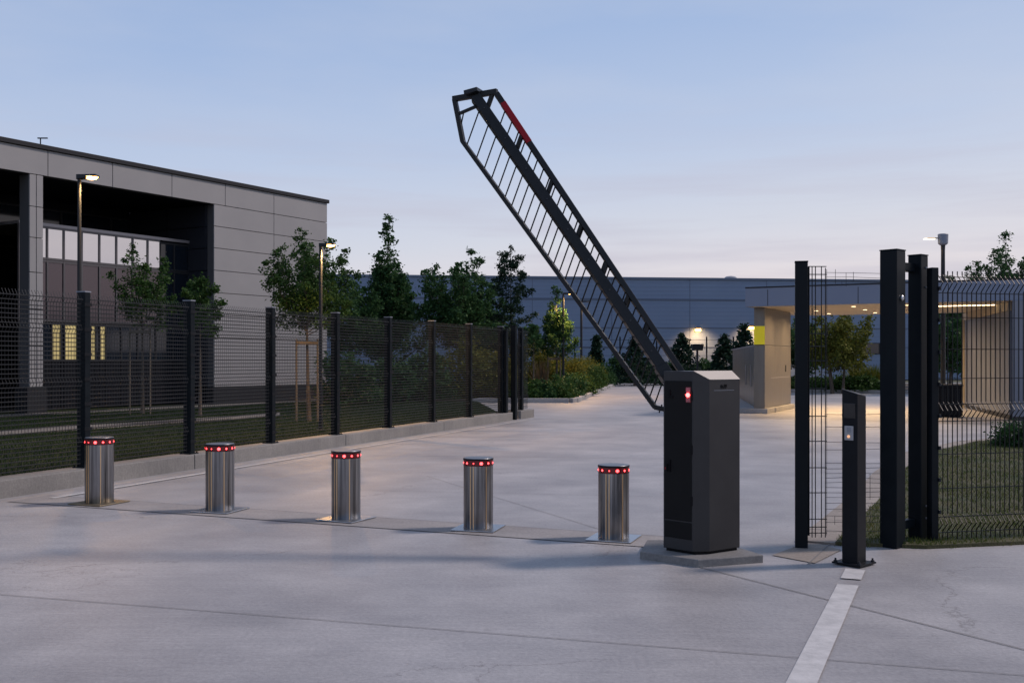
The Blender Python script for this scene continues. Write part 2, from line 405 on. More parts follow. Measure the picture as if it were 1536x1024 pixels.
# end post cluster at the sliding gate
for px, Y, z0, z1, w, lab in ((757.5, 25.35, .20, 2.22, .12, 'end post of the long mesh fence standing on the wall'), (771, 25.9, 0, 2.36, .13, 'tall dark gate post standing on the concrete just past the wall end'), (781, 26.6, .21, 2.32, .12, 'dark gate post standing on the short concrete block')):
    x = AT(px, Y); t_ = thing('gate_post', lab, 'post', (x, Y, z0), ang, 'gate posts')
    MB().box(-w / 2, w / 2, -w / 2, w / 2, 0, z1 - z0).build('shaft', M['post'], t_, bevel=.008)
    MB().box(-w / 2 - .006, w / 2 + .006, -w / 2 - .006, w / 2 + .006, z1 - z0, z1 - z0 + .014).build('post_cap', M['post'], t_)
    for k in range(5): MB().box(w / 2, w / 2 + .03, -.03, .03, 0, .06).build('clamp', M['black'], t_, loc=(0, 0, .2 + k * .38))

# ------------------------------------------------------------------ bollards
def make_bollard():
    root = thing('bollard', '', 'bollard')
    MB().lathe([(.13, .006), (.1325, .012), (.1325, .601)], n=64).build('body', M['steel'], root, smooth=True)
    MB().lathe([(.1345, .604), (.1345, .653)], n=64).build('light_ring', M['redring'], root, smooth=True)
    MB().lathe([(.1325, .601), (.128, .604)], n=64).build('shadow_gap', M['dark'], root, smooth=True)
    MB().lathe([(.1345, .653), (.1365, .655), (.1365, .666), (.134, .669)], n=64).build('cap', M['black'], root, smooth=True)
    MB().lathe([(.131, .669), (.129, .672), (.05, .674), (.002, .6745)], n=64).build('cap_plate', mat('cap_plate_steel', (.16, .17, .19), .38, metal=.6), root, smooth=True)  # added paler disc puts the sky's reflection on the cap into colour
    MB().box(-.2, .2, -.2, .2, .008, .018).build('base_plate', M['plate'], root, rot=0, bevel=.003)
    for k in range(12):
        a = 2 * math.pi * (k + .95) / 12; c, s = math.cos(a), math.sin(a)
        big = 1.5 if k == 9 else (.6 if k in (2, 8) else 1.0)
        led = MB().lathe([(.0095 * big, 0), (.0085 * big, .0015), (.0001, .002)], n=12)
        e = led.build('led', M['redled'], root); e.rotation_euler = (0, R(90), a); e.location = (.1344 * c, .1344 * s, .628)
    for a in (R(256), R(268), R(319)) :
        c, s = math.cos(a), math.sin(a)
        MB().box(-.0012, .004, -.0035, .0035, .02, .6).build('trim_strip', M['strip'], root, loc=(.1325 * c, .1325 * s, 0), rot=a)  # added strips put the gold lamp reflections into shape and colour
    return root
bnames = ['steel bollard with red lights, leftmost of five, nearest the low wall', 'steel bollard with red lights, second in the row from the low wall', 'steel bollard with red lights in the middle of the row of five', 'steel bollard with red lights, fourth from the wall, second from the barrier cabinet', 'steel bollard with red lights standing beside the barrier cabinet']
b0 = None
for i, p in enumerate(bl):
    r = make_bollard() if b0 is None else copy_tree(b0)
    b0 = b0 or r
    p2 = p
    r.location = (p2.x, p2.y, 0); r.rotation_euler = (0, 0, RZ + R((0, 5, -4, 7, 2)[i])); k_ = (1.08, 1.05, 1.02, .99, .975)[i]; r.scale = (k_, k_, (1.035, 1.0, .97, .945, .93)[i])
    tag(r, bnames[i], 'bollard', 'row of illuminated steel bollards')
    if i == 0:
        first = r
for ch in first.children:
    if ch.name.startswith('base_plate'):
        ch.data = ch.data.copy(); ch.data.materials[0] = M['plateb']

# ------------------------------------------------------------------ boom barrier
a_, b_ = Vector((.70, -.714, 0)), Vector((.83, .558, 0))
C0 = Vector((1.381, 7.57, 0)); PADH = .058
pc = G(1047, 850)
padpoly = [pc - a_ * .58, pc + a_ * 0, pc + b_ * .70, pc + b_ * .70 - a_ * .72, pc - a_ * .72 + b_ * .1]
padpoly = [G(960, 838), G(1047, 851), G(1145, 843.5), G(1145, 843.5) + Vector((-.22, .62, 0)), G(960, 838) + Vector((.12, .5, 0))]
pad = MB().prism(padpoly, -.02, PADH).build('concrete_pad', M['padc'], origin=(pc.x, pc.y, 0), bevel=.006)
tag(pad, 'raised concrete pad under the barrier cabinet', 'pad')
og = Vector((C0.x, C0.y, PADH))
bar = thing('boom_barrier', 'graphite boom barrier cabinet with red light and raised lattice boom', 'barrier', og)
def lc(p): return (p[0] - og.x, p[1] - og.y, p[2] - og.z)
LA, LB = .33, .425
P = [C0 - a_ * LA, C0 - a_ * .055, C0 + b_ * .105, C0 + b_ * LB, C0 + b_ * LB - a_ * LA]
top = [P[0] + a_ * .004, P[1], P[2] - a_ * .055, P[3] - a_ * .055 - b_ * .03, P[4] - b_ * .03]
z0, z1, z2 = PADH + .02, 1.352, 1.418
P0t, P1t, P3t, P4t = P[0] + a_ * .003, P[1] - a_ * .003, P[3] - a_ * .06 - b_ * .02, P[4] - b_ * .02
vs = [(p.x, p.y, z0) for p in P] + [(p.x, p.y, z1) for p in P] + [(p.x, p.y, z2) for p in (P0t, P1t, P3t, P4t)]
# bottom corner cut away on the right-hand face
fs = [(4, 3, 2, 1, 0)] + [(i, (i + 1) % 5, (i + 1) % 5 + 5, i + 5) for i in range(5)] + [(5, 6, 11, 10), (6, 7, 11), (8, 9, 13, 12), (9, 5, 10, 13), (10, 11, 12, 13), (7, 8, 12, 11)]
cb = MB().add([lc(v) for v in vs], fs).build('cabinet', M['cab'], bar, bevel=.005)
lv = [Vector((P[2].x, P[2].y, z1)), Vector((P[3].x, P[3].y, z1)), Vector((P3t.x, P3t.y, z2)), Vector((P1t.x, P1t.y, z2))]
nl_ = (lv[1] - lv[0]).cross(lv[3] - lv[0]).normalized()
q = [lc(v + nl_ * .001) for v in lv] + [lc(v + nl_ * .005) for v in lv]
MB().hexa(q).build('lid', mat('satin_lid_metal', (.14, .137, .137), .5, metal=.35), bar, bevel=.001)  # added pale sheet puts the sky sheen on the cabinet bevel into colour
kick = MB().prism([lc((p.x, p.y, 0))[:2] for p in [P[0] + a_ * .015 + b_ * .015, P[1] - a_ * .0 + b_ * .02, P[2] - a_ * .02, P[3] - a_ * .015 - b_ * .015, P[4] + a_ * .015 - b_ * .015]], 0, .022).build('kick_plinth', M['dark'], bar)
def onface(s, z, out): # door face frame: s along a_ from left corner
    p = P[0] + a_ * s - b_ * out; return lc((p.x, p.y, z))
W = (P[1] - P[0]).length
def plate_on(mb, s0, s1, za, zb, o0, o1):
    q = []
    for z in (za, zb): q += [onface(s0, z, o1), onface(s1, z, o1), onface(s1, z, o0), onface(s0, z, o0)]
    return mb.hexa(q)
dr = plate_on(MB(), .016, W - .012, .30, 1.345, -.002, .006).build('door', M['door'], bar, bevel=.004)
plate_on(MB(), .016, W - .012, .165, .29, -.002, .005).build('lower_panel', M['door'], bar, bevel=.004)
lk = plate_on(MB(), .045, .075, .66, .75, .006, .016); plate_on(lk, .052, .060, .665, .72, .016, .03)
lk.build('lock_handle', M['dark'], dr)
plate_on(MB(), .022, .034, .675, .69, .006, .010).build('indicator', M['red'], dr)
kp = plate_on(MB(), .055, .075, 1.235, 1.275, .006, .012); plate_on(kp, .06, .1, 1.215, 1.232, .006, .012)
kp.build('key_cover', M['dark'], dr)
sl = plate_on(MB(), .218, .262, 1.185, 1.30, .006, .012).build('signal_light', M['redring'], dr, bevel=.002)
plate_on(MB(), .222, .258, 1.262, 1.296, .012, .014).build('upper_lens', mat('pink_lens', (.35, .12, .15), .4), sl)
plate_on(MB(), .222, .258, 1.189, 1.222, .012, .014).build('lower_lens', mat('pink_lens_dim', (.28, .10, .12), .4), sl)
g_ = MB(); cc = onface(.240, 1.241, .013)
g_.ball(cc, .017, 12).build('red_lamp', M['redcore'], sl, smooth=True)
for z in (.42, .8, 1.2): plate_on(MB(), W - .016, W - .004, z, z + .07, .0, .010).build('hinge', M['dark'], bar)
# emblem and seam on the right-hand face
def onright(s, z, out):
    p = C0 + b_ * s + a_ * out; return lc((p.x, p.y, z))
em = MB()
def stroke(pts, r=.0035): em.tube([onright(s, z, .003) for s, z in pts], r, 5)
stroke([(.225, 1.316), (.222, 1.300), (.229, 1.293), (.238, 1.296), (.241, 1.312)]); stroke([(.241, 1.300), (.249, 1.293), (.259, 1.297), (.262, 1.316)])
stroke([(.276, 1.316), (.276, 1.296), (.270, 1.290)]); stroke([(.258, 1.316), (.282, 1.316)])
em.build('emblem', M['dark'], bar)
sm = MB(); q = []
for z in (1.272, 1.275): q += [onright(.15, z, .0015), onright(.36, z, .0015), onright(.36, z, -.001), onright(.15, z, -.001)]
sm.hexa(q).build('panel_seam', M['poleg'], bar)

# boom: a flat lattice frame in the vertical plane across the drive
BQ = Vector((1.2, 7.98, 0)); BW = Vector((-.925, .379, 0)); BN = Vector((-BW.y, BW.x, 0)) * -1   # BN points towards the far side
BN = Vector((.379, .925, 0))
def BP(px, py, off=0.):
    r = (px - CX) / F; t = (BQ.x - r * BQ.y) / (r * BW.y - BW.x); p = BQ + BW * t
    return Vector((p.x, p.y, ZZ(py, p.y))) + BN * off
def lerp(a, b, t): return (a[0] + (b[0] - a[0]) * t, a[1] + (b[1] - a[1]) * t)
def L3(v): return Vector(lc(v))
beamA, beamB = BP(713, 146), BP(996, 557)
axis = (beamB - beamA).normalized(); upv = axis.cross(BN)
rot = Matrix.Rotation(R(-24), 3, axis)
bm = MB().bar(L3(beamA), L3(beamB + axis * .03), .083, .10, rot @ BN)
beam = bm.build('boom_arm', M['boom'], bar, bevel=.006)
RR = [(745, 141), (1021, 556)]; LRl = [(694, 212), (983, 611)]
MB().bar(L3(BP(*RR[0])), L3(BP(*RR[1]) + axis * .03), .043, .055, rot @ BN).build('guard_rail', M['boom'], beam, bevel=.004)
MB().bar(L3(BP(*LRl[0])), L3(BP(*LRl[1])), .036, .04, BN).build('guard_rail', M['boom'], beam, bevel=.004)
MB().bar(L3(BP(682, 149)), L3(BP(694.5, 213)), .038, .042, BN).build('end_bar', M['boom'], beam, bevel=.004)
MB().bar(L3(BP(679.5, 149)), L3(BP(746, 137.5)), .045, .045, BN).build('end_bar', M['boom'], beam, bevel=.004)
MB().bar(L3(BP(982, 610.5)), L3(BP(1000, 614)), .036, .04, BN).build('end_bar', M['boom'], beam, bevel=.004)
MB().bar(L3(BP(687, 171.5)), L3(BP(714, 160)), .025, .025, BN).build('end_bar', M['boom'], beam, bevel=.003)
MB().bar(L3(BP(701, 142, -.01)), L3(BP(721, 136.5, -.01)), .035, .13, BN).build('end_cap', M['pole'], beam, bevel=.004)
# red reflective strip on the outer rail
ra, rb = lerp(RR[0], RR[1], .035), lerp(RR[0], RR[1], .178)
MB().bar(L3(BP(*ra)), L3(BP(*rb)), .0465, .0585, rot @ BN).build('reflector', M['red'], beam, bevel=.003)
sv = 340 / 122.
def isect(p, Lq):   # picket through p with picture slope, met with line Lq in the boom plane
    (x0, y0), (x1, y1) = Lq; m = (y1 - y0) / (x1 - x0)
    x = (p[1] + sv * p[0] - y0 + m * x0) / (m + sv); return (x, y0 + m * (x - x0))
def picket(p, q, r=.0058):
    mb = MB().tube([L3(BP(*p)), L3(BP(*q))], r, 6); mb.build('picket', M['boom'], beam)
NP = 34
for i in range(NP):
    p = lerp((699.5, 220), (990, 621), (i / (NP - 1)) ** .86 * .995)
    p = isect((p[0], p[1]), LRl)
    q = isect(p, RR)
    if i < 2: q = isect(p, [(713, 146), (996, 557)])
    if q[0] > 1012 : q = isect(p, [(713, 146), (996, 557)])
    if q[0] > 993:
        tmax = (993 - p[0]) / (q[0] - p[0]); q = lerp(p, q, max(tmax, .0)) if tmax < 1 else q
    picket(p, q)
picket((692, 186), (695.5, 169))
for px in (741, 784, 829.5, 873.5, 911.5, 944, 973.5):
    m = (RR[1][1] - RR[0][1]) / (RR[1][0] - RR[0][0]); p = (px, RR[0][1] + m * (px - RR[0][0]))
    q = isect(p, [(713, 146), (996, 557)])
    MB().bar(L3(BP(*p)), L3(BP(*q)), .034, .03, BN).build('strut', M['boom'], beam, bevel=.003)
for k in range(9):
    c = lerp((713, 146), (996, 557), .05 + k * .11); p = BP(*c); nrm = (rot @ BN) * -1
    o = MB().tube([L3(p + nrm * .047), L3(p + nrm * .056)], .008, 6).build('bolt', M['cab'], beam)
# hinge bracket by the cabinet
hb = MB().bar(L3(BP(990, 549, -.0)), L3(BP(1003, 569, -.0)), .10, .125, rot @ BN)
hb.build('hinge_bracket', M['boom'], bar, bevel=.008)

# ------------------------------------------------------------------ gate posts, reader, right fence
def sqpost(name, label, cat, px, base_y, w, ztop, rz, group, capm='post'):
    p = G(px, base_y); t_ = thing(name, label, cat, (p.x, p.y, 0), rz, group)
    MB().box(-w / 2, w / 2, -w / 2, w / 2, 0, ztop).build('shaft', M['post'], t_, bevel=.006)
    MB().box(-w / 2 - .003, w / 2 + .003, -w / 2 - .003, w / 2 + .003, ztop, ztop + .01).build('post_cap', M[capm], t_, bevel=.002)
    return t_, p
gp1, p1 = sqpost('gate_post', 'slim dark square post carrying a narrow wire grid, beside the barrier cabinet', 'post', 1202, 821, .098, 2.28, R(-14), 'gate posts')
pl = MB()
for k in range(8): pl.lathe([(.008, 0), (.008, .012)], (.053, 0, .3 + k * .27), 6)
gp2, p2 = sqpost('gate_post', 'tallest thick square post with a round sensor near its top', 'post', 1339, 820, .145, 2.375, R(42), 'gate posts')
s = MB().lathe([(.022, 0), (.022, .012), (.016, .018), (.001, .02)], n=20).build('sensor', M['plate'], gp2, smooth=True)
s.rotation_euler = (0, R(90), R(0)); s.location = (0, 0, 0)
s.rotation_euler = (R(90), 0, 0); s.location = (.0, -.0735, 1.995)
gp3, p3 = sqpost('gate_post', 'thick square hinge post just right of the tallest post', 'post', 1377, 812, .115, 2.36, R(40), 'gate posts')
hg = MB()
for z in (.2, 2.24): hg.box(-.02, .02, .05, .16, z, z + .075)
h_ = MB(); dvec = p2 - p3; dl = dvec.length; dd = dvec.normalized()
for z in (.16, 2.26): h_.obox(dd * dl * .5 + Vector((0, .03, z)), dd * dl * .32, Vector((-dd.y, dd.x, 0)) * .03, (0, 0, .035))
h = h_.build('hinge', M['post'], gp3, bevel=.004); h.rotation_euler = (0, 0, -R(40))
for z in (2.26, 2.1, .2, .3):
    s = MB().lathe([(.009, 0), (.009, .01)], n=6).build('bolt', M['poleg'], gp3); s.rotation_euler = (R(90), 0, 0); s.location = (.02, -.058, z)

# card reader
pr = G(1281, 846); rd = thing('card_reader', 'waist-high dark card reader pedestal with sloped top and small keypad', 'card reader', (pr.x, pr.y, 0), R(42))
w = .062
vs = [(-w, -w, .012), (w, -w, .012), (w, w, .012), (-w, w, .012), (-w, -w, 1.235), (w, -w, 1.255), (w, w, 1.275), (-w, w, 1.275)]
vs[4] = (-w, -w, 1.25); vs[5] = (w, -w, 1.235); vs[6] = (w, w, 1.262); vs[7] = (-w, w, 1.285)
MB().hexa(vs).build('housing', M['black'], rd, bevel=.004)
tp = [(v[0] * 1.03, v[1] * 1.03, v[2] + .002) for v in vs[4:]]
MB().hexa(tp + [(x, y, z + .006) for x, y, z in tp]).build('top_cap', bpy.data.materials['satin_lid_metal'], rd, bevel=.002)
# left (camera-side) face is local -x
MB().box(-w - .004, -w + .001, -.048, .048, 1.075, 1.185).build('camera_window', M['darkglass'], rd, bevel=.003)
kpd = MB().box(-w - .008, -w + .001, -.032, .038, .915, 1.02).build('keypad', M['grey'], rd, bevel=.003)
kb = MB()
for i in range(3):
    for j in range(3): kb.box(-w - .0095, -w - .008, -.012 + i * .012 - .004, -.012 + i * .012 + .004, .975 + j * .012, .983 + j * .012)
kb.build('keys', M['poleg'], kpd)
b = MB().lathe([(.011, 0), (.011, .004), (.001, .005)], n=16).build('call_button', mat('amber_button', (.7, .4, .25), .4, emit=(1, .5, .25), es=.8), kpd, smooth=True)
b.rotation_euler = (0, R(-90), 0); b.location = (-w - .0075, .003, .943)
MB().box(-.115, .115, -.115, .115, .009, .022).build('base_plate', M['black'], rd, bevel=.003)
for sx in (-1, 1):
    for sy in (-1, 1): MB().lathe([(.014, .022), (.014, .032), (.007, .034), (.007, .048)], (sx * .095, sy * .095, 0), 6).build('bolt', M['pole'], rd)

# narrow wire grid between the slim post and the tall post
Lw = (p2 - p1); lw = Lw.length; aw = math.atan2(Lw.y, Lw.x)
wp = thing('wire_panel', 'narrow open wire grid between the slim post and the tallest post', 'fence panel', (p1.x, p1.y, 0), aw)
mb = MB()
def wx(px): return (px - 1202) / (1339 - 1202) * lw
def wz(py): return ZZ(py, 8.12)
for px, ya, yb in ((1218, 398, 809), (1223, 398, 809), (1232, 398, 809), (1238, 400, 809)):
    mb.tube([(wx(px), 0, wz(yb)), (wx(px), 0, wz(ya))], .0042, 5)
for y in (398, 410, 420, 500, 519, 541, 583, 625, 663, 703, 741, 781, 793, 802):
    mb.tube([(wx(1212), -.008, wz(y)), (wx(1239), -.008, wz(y))], .004, 5)
mb.build('grid', M['wire'], wp)
mb = MB()
for y in (407, 414, 420, 622, 641, 664, 676, 696, 705, 712, 719, 726, 733, 741, 748, 757, 766, 776, 786, 800):
    j = random.uniform(-.006, .006)
    mb.tube([(wx(1238), -.004, wz(y)), (wx(1275), -.004 + j, wz(y) + j), (wx(1322), -.004, wz(y) + random.uniform(-.01, .01))], .0022, 4)
for px, ya, yb in ((1240, 402, 806), (1252, 777, 790), (1305, 712, 752), (1305, 762, 790), (1253, 402, 424), (1269, 407, 428), (1280, 406, 420)):
    mb.tube([(wx(px), 0, wz(yb)), (wx(px), 0, wz(ya))], .002, 4)
mb.build('wire_mesh', M['wirel'], wp)
MB().tube([(wx(1213), 0, wz(806)), (wx(1213), 0, wz(398))], .008, 6).build('edge_bar', M['post'], wp)

# right-hand mesh fence
rf0 = Vector((AT(1399, 8.4), 8.4, 0)); rdir = Vector((.972, .235, 0)).normalized(); ra_ = math.atan2(rdir.y, rdir.x)
rfe = thing('mesh_fence', 'dark welded wire fence with V bends at the edge of the right lawn', 'fence', rf0, ra_)
MB().box(-.032, .032, -.035, .035, 0, 2.255).build('post', M['post'], rfe, bevel=.005)
for k in range(8): MB().box(.028, .045, -.05, -.03, 0, .03).build('clamp', M['pole'], rfe, loc=(0, 0, .25 + k * .26))
hr = [.08, .21, .44, .72, .99, 1.13, 1.34, 1.58, 1.84, 2.04, 2.17]
pm = panel_mesh(2.5, 2.2, .0455, .1, (.14, 1.06, 2.10), .0044, .062, [h - .02 for h in hr]).build('mesh_panel', M['wire'], rfe, loc=(.05, 0, .03))
for k in (1, 2):
    c = pm.copy(); col.objects.link(c); c.parent = rfe; c.location = (.05 + 2.56 * k, 0, .03)
    MB().box(-.032, .032, -.035, .035, 0, 2.255).build('post', M['post'], rfe, loc=(2.56 * k, 0, 0), bevel=.005)

# right lawn, paver edging
lawnR = [(2.62, 8.32), (3.3, 8.16), (4.19, 8.36), (9, 9.5), (16, 17), (10.6, 20.2), (8.4, 18.6), (6.55, 16.3), (5.1, 13.5), (4.0, 11.1)]
o = MB().prism(lawnR, -.02, .03).build('lawn', M['lawn']); struct(o)
edge = [(2.62, 8.32), (4.0, 11.1), (5.1, 13.5), (6.55, 16.3), (8.4, 18.6), (10.6, 20.2), (13, 21.2)]
for i in range(len(edge) - 1):
    p, q = Vector((*edge[i], 0)), Vector((*edge[i + 1], 0)); t = (q - p).normalized(); nn = Vector((-t.y, t.x, 0)); L_ = (q - p).length; k = max(1, int(L_ / .55))
    mb = MB()
    for j in range(k):
        a = p + t * (L_ * j / k + .006); b = p + t * (L_ * (j + 1) / k - .006)
        mb.prism([a, b, b + nn * .32, a + nn * .32], -.02, .02)
    struct(mb.build('paver_edging', M['paver']))
mb = MB()
pv = [G(1160, 842), G(1205, 852), G(1252, 858), G(1300, 846), G(1290, 828), G(1225, 812), G(1185, 817)]
cen = sum(pv, Vector()) / len(pv)
mb.sheet([G(1158, 833), G(1222, 845), G(1262, 825), G(1215, 812)], .006)
struct(mb.build('paver_apron', M['paver']))
strip(G(1213, 846), G(1250, 812), .012, .0085, 'pavement_joint', M['joint'])

def blades(name, n, sampler, h, w, m, seed):
    rg = np.random.default_rng(seed); P_ = sampler(rg, n); n = len(P_)
    th = rg.uniform(0, 2 * np.pi, n); hh = h * rg.uniform(.5, 1.3, n); lean = rg.normal(0, .4, (n, 2)) * hh[:, None]
    dx = np.cos(th) * w * rg.uniform(.7, 1.3, n); dy = np.sin(th) * w
    v = np.zeros((n, 3, 3)); v[:, 0] = P_; v[:, 1] = P_; v[:, 2] = P_
    v[:, 0, 0] -= dx; v[:, 0, 1] -= dy; v[:, 1, 0] += dx; v[:, 1, 1] += dy
    v[:, 2, :2] += lean; v[:, 2, 2] += hh
    return npmesh(name, v.reshape(-1, 3), 3, m)
def npmesh(name, v, k, m, parent=None):
    n = len(v) // k; me = bpy.data.meshes.new(name)
    me.vertices.add(len(v)); me.vertices.foreach_set('co', v.astype(np.float32).ravel())
    me.loops.add(len(v)); me.loops.foreach_set('vertex_index', np.arange(len(v), dtype=np.int32))
    me.polygons.add(n); me.polygons.foreach_set('loop_start', np.arange(0, len(v), k, dtype=np.int32))
    me.materials.append(m); me.update(calc_edges=True); me.validate()
    o = bpy.data.objects.new(name, me); col.objects.link(o)
    if parent is not None: o.parent = parent
    return o
def inpoly(P_, poly):
    x, y = P_[:, 0], P_[:, 1]; ins = np.zeros(len(P_), bool); j = len(poly) - 1
    for i in range(len(poly)):
        xi, yi = poly[i]; xj, yj = poly[j]
        c = ((yi > y) != (yj > y)) & (x < (xj - xi) * (y - yi) / (yj - yi + 1e-9) + xi); ins ^= c; j = i
    return ins
def polysampler(poly, z, near=None):
    xs = [p[0] for p in poly]; ys = [p[1] for p in poly]
    def f(rg, n):
        y = min(ys) + (max(ys) - min(ys)) * rg.uniform(0, 1, n) ** (near or 1)
        P_ = np.stack([rg.uniform(min(xs), max(xs), n), y, np.full(n, z)], 1)
        return P_[inpoly(P_, poly)]
    return f
_ps = polysampler(lawnR, .025, 1.3)
def _ragged(rg, n):
    P_ = _ps(rg, n); P_[:, :2] += rg.normal(0, .035, (len(P_), 2)) * (rg.uniform(0, 1, (len(P_), 1)) < .5); keep = np.sin(P_[:, 0] * 3.1 + np.sin(P_[:, 1] * 2.3) * 2) * np.cos(P_[:, 1] * 2.1 + P_[:, 0]) > rg.uniform(-2.2, .75, len(P_)); P_ = P_[keep]
    P_[:, 2] = np.where(inpoly(P_, lawnR), .025, .0); return P_
o = blades('lawn_grass', 230000, _ragged, .038, .004, M['blade'], 3); tag(o, 'short patchy grass covering the right lawn', 'grass', kind='stuff')
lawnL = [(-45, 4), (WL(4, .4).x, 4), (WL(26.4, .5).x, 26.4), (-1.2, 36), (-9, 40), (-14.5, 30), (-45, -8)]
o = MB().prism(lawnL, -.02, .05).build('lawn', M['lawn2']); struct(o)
lawnLv = [(-14, 13), (WL(11, .45).x, 11), (WL(26.3, .5).x, 26.3), (-1.2, 35.8), (-6.5, 36.5), (-12.5, 27)]
_A = Vector((-13.6, 27.3, 0)); _e = Vector((6.7, 10.7, 0)).normalized(); _n = Vector((-_e.y, _e.x, 0))
_p1 = [(p.x, p.y) for p in (_A - _e * 12 - _n * .2, _A + _e * 12.7 - _n * .2, _A + _e * 12.7 - _n * 1.15, _A - _e * 12 - _n * 1.15)]
_p2 = [(p.x, p.y) for p in (G(-40, 660), G(240, 640), G(420, 627), G(420, 622), G(240, 634), G(-40, 652))]
_pl = polysampler(lawnLv, .045)
def _lawnl(rg, n):
    P_ = _pl(rg, n); return P_[~(inpoly(P_, _p1) | inpoly(P_, _p2))]
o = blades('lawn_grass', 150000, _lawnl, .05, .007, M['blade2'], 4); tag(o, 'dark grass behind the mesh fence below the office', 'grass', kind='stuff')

# ------------------------------------------------------------------ foliage
def leaves(centers, sig, per, size, rg, flat=.8):
    n = len(centers) * per
    c = np.repeat(centers, per, 0); s = np.repeat(sig, per)[:, None]
    p = c + rg.normal(0, 1, (n, 3)) * s * np.array([1, 1, flat])
    th = rg.uniform(0, 2 * np.pi, n); ph = rg.normal(0, .55, n)
    u = np.stack([np.cos(th) * np.cos(ph), np.sin(th) * np.cos(ph), np.sin(ph)], 1)
    r = rg.normal(0, 1, (n, 3)); w = np.cross(u, r); w /= np.linalg.norm(w, axis=1)[:, None] + 1e-9
    sz = size * rg.uniform(.55, 1.25, n)[:, None]
    v = np.zeros((n, 4, 3)); v[:, 0] = p - u * sz * .5; v[:, 1] = p + w * sz * .33 - u * sz * .05; v[:, 2] = p + u * sz * .55; v[:, 3] = p - w * sz * .33 - u * sz * .05
    v[:, 0, 2] -= sz[:, 0] * .1; v[:, 2, 2] -= sz[:, 0] * .16
    return v.reshape(-1, 3)

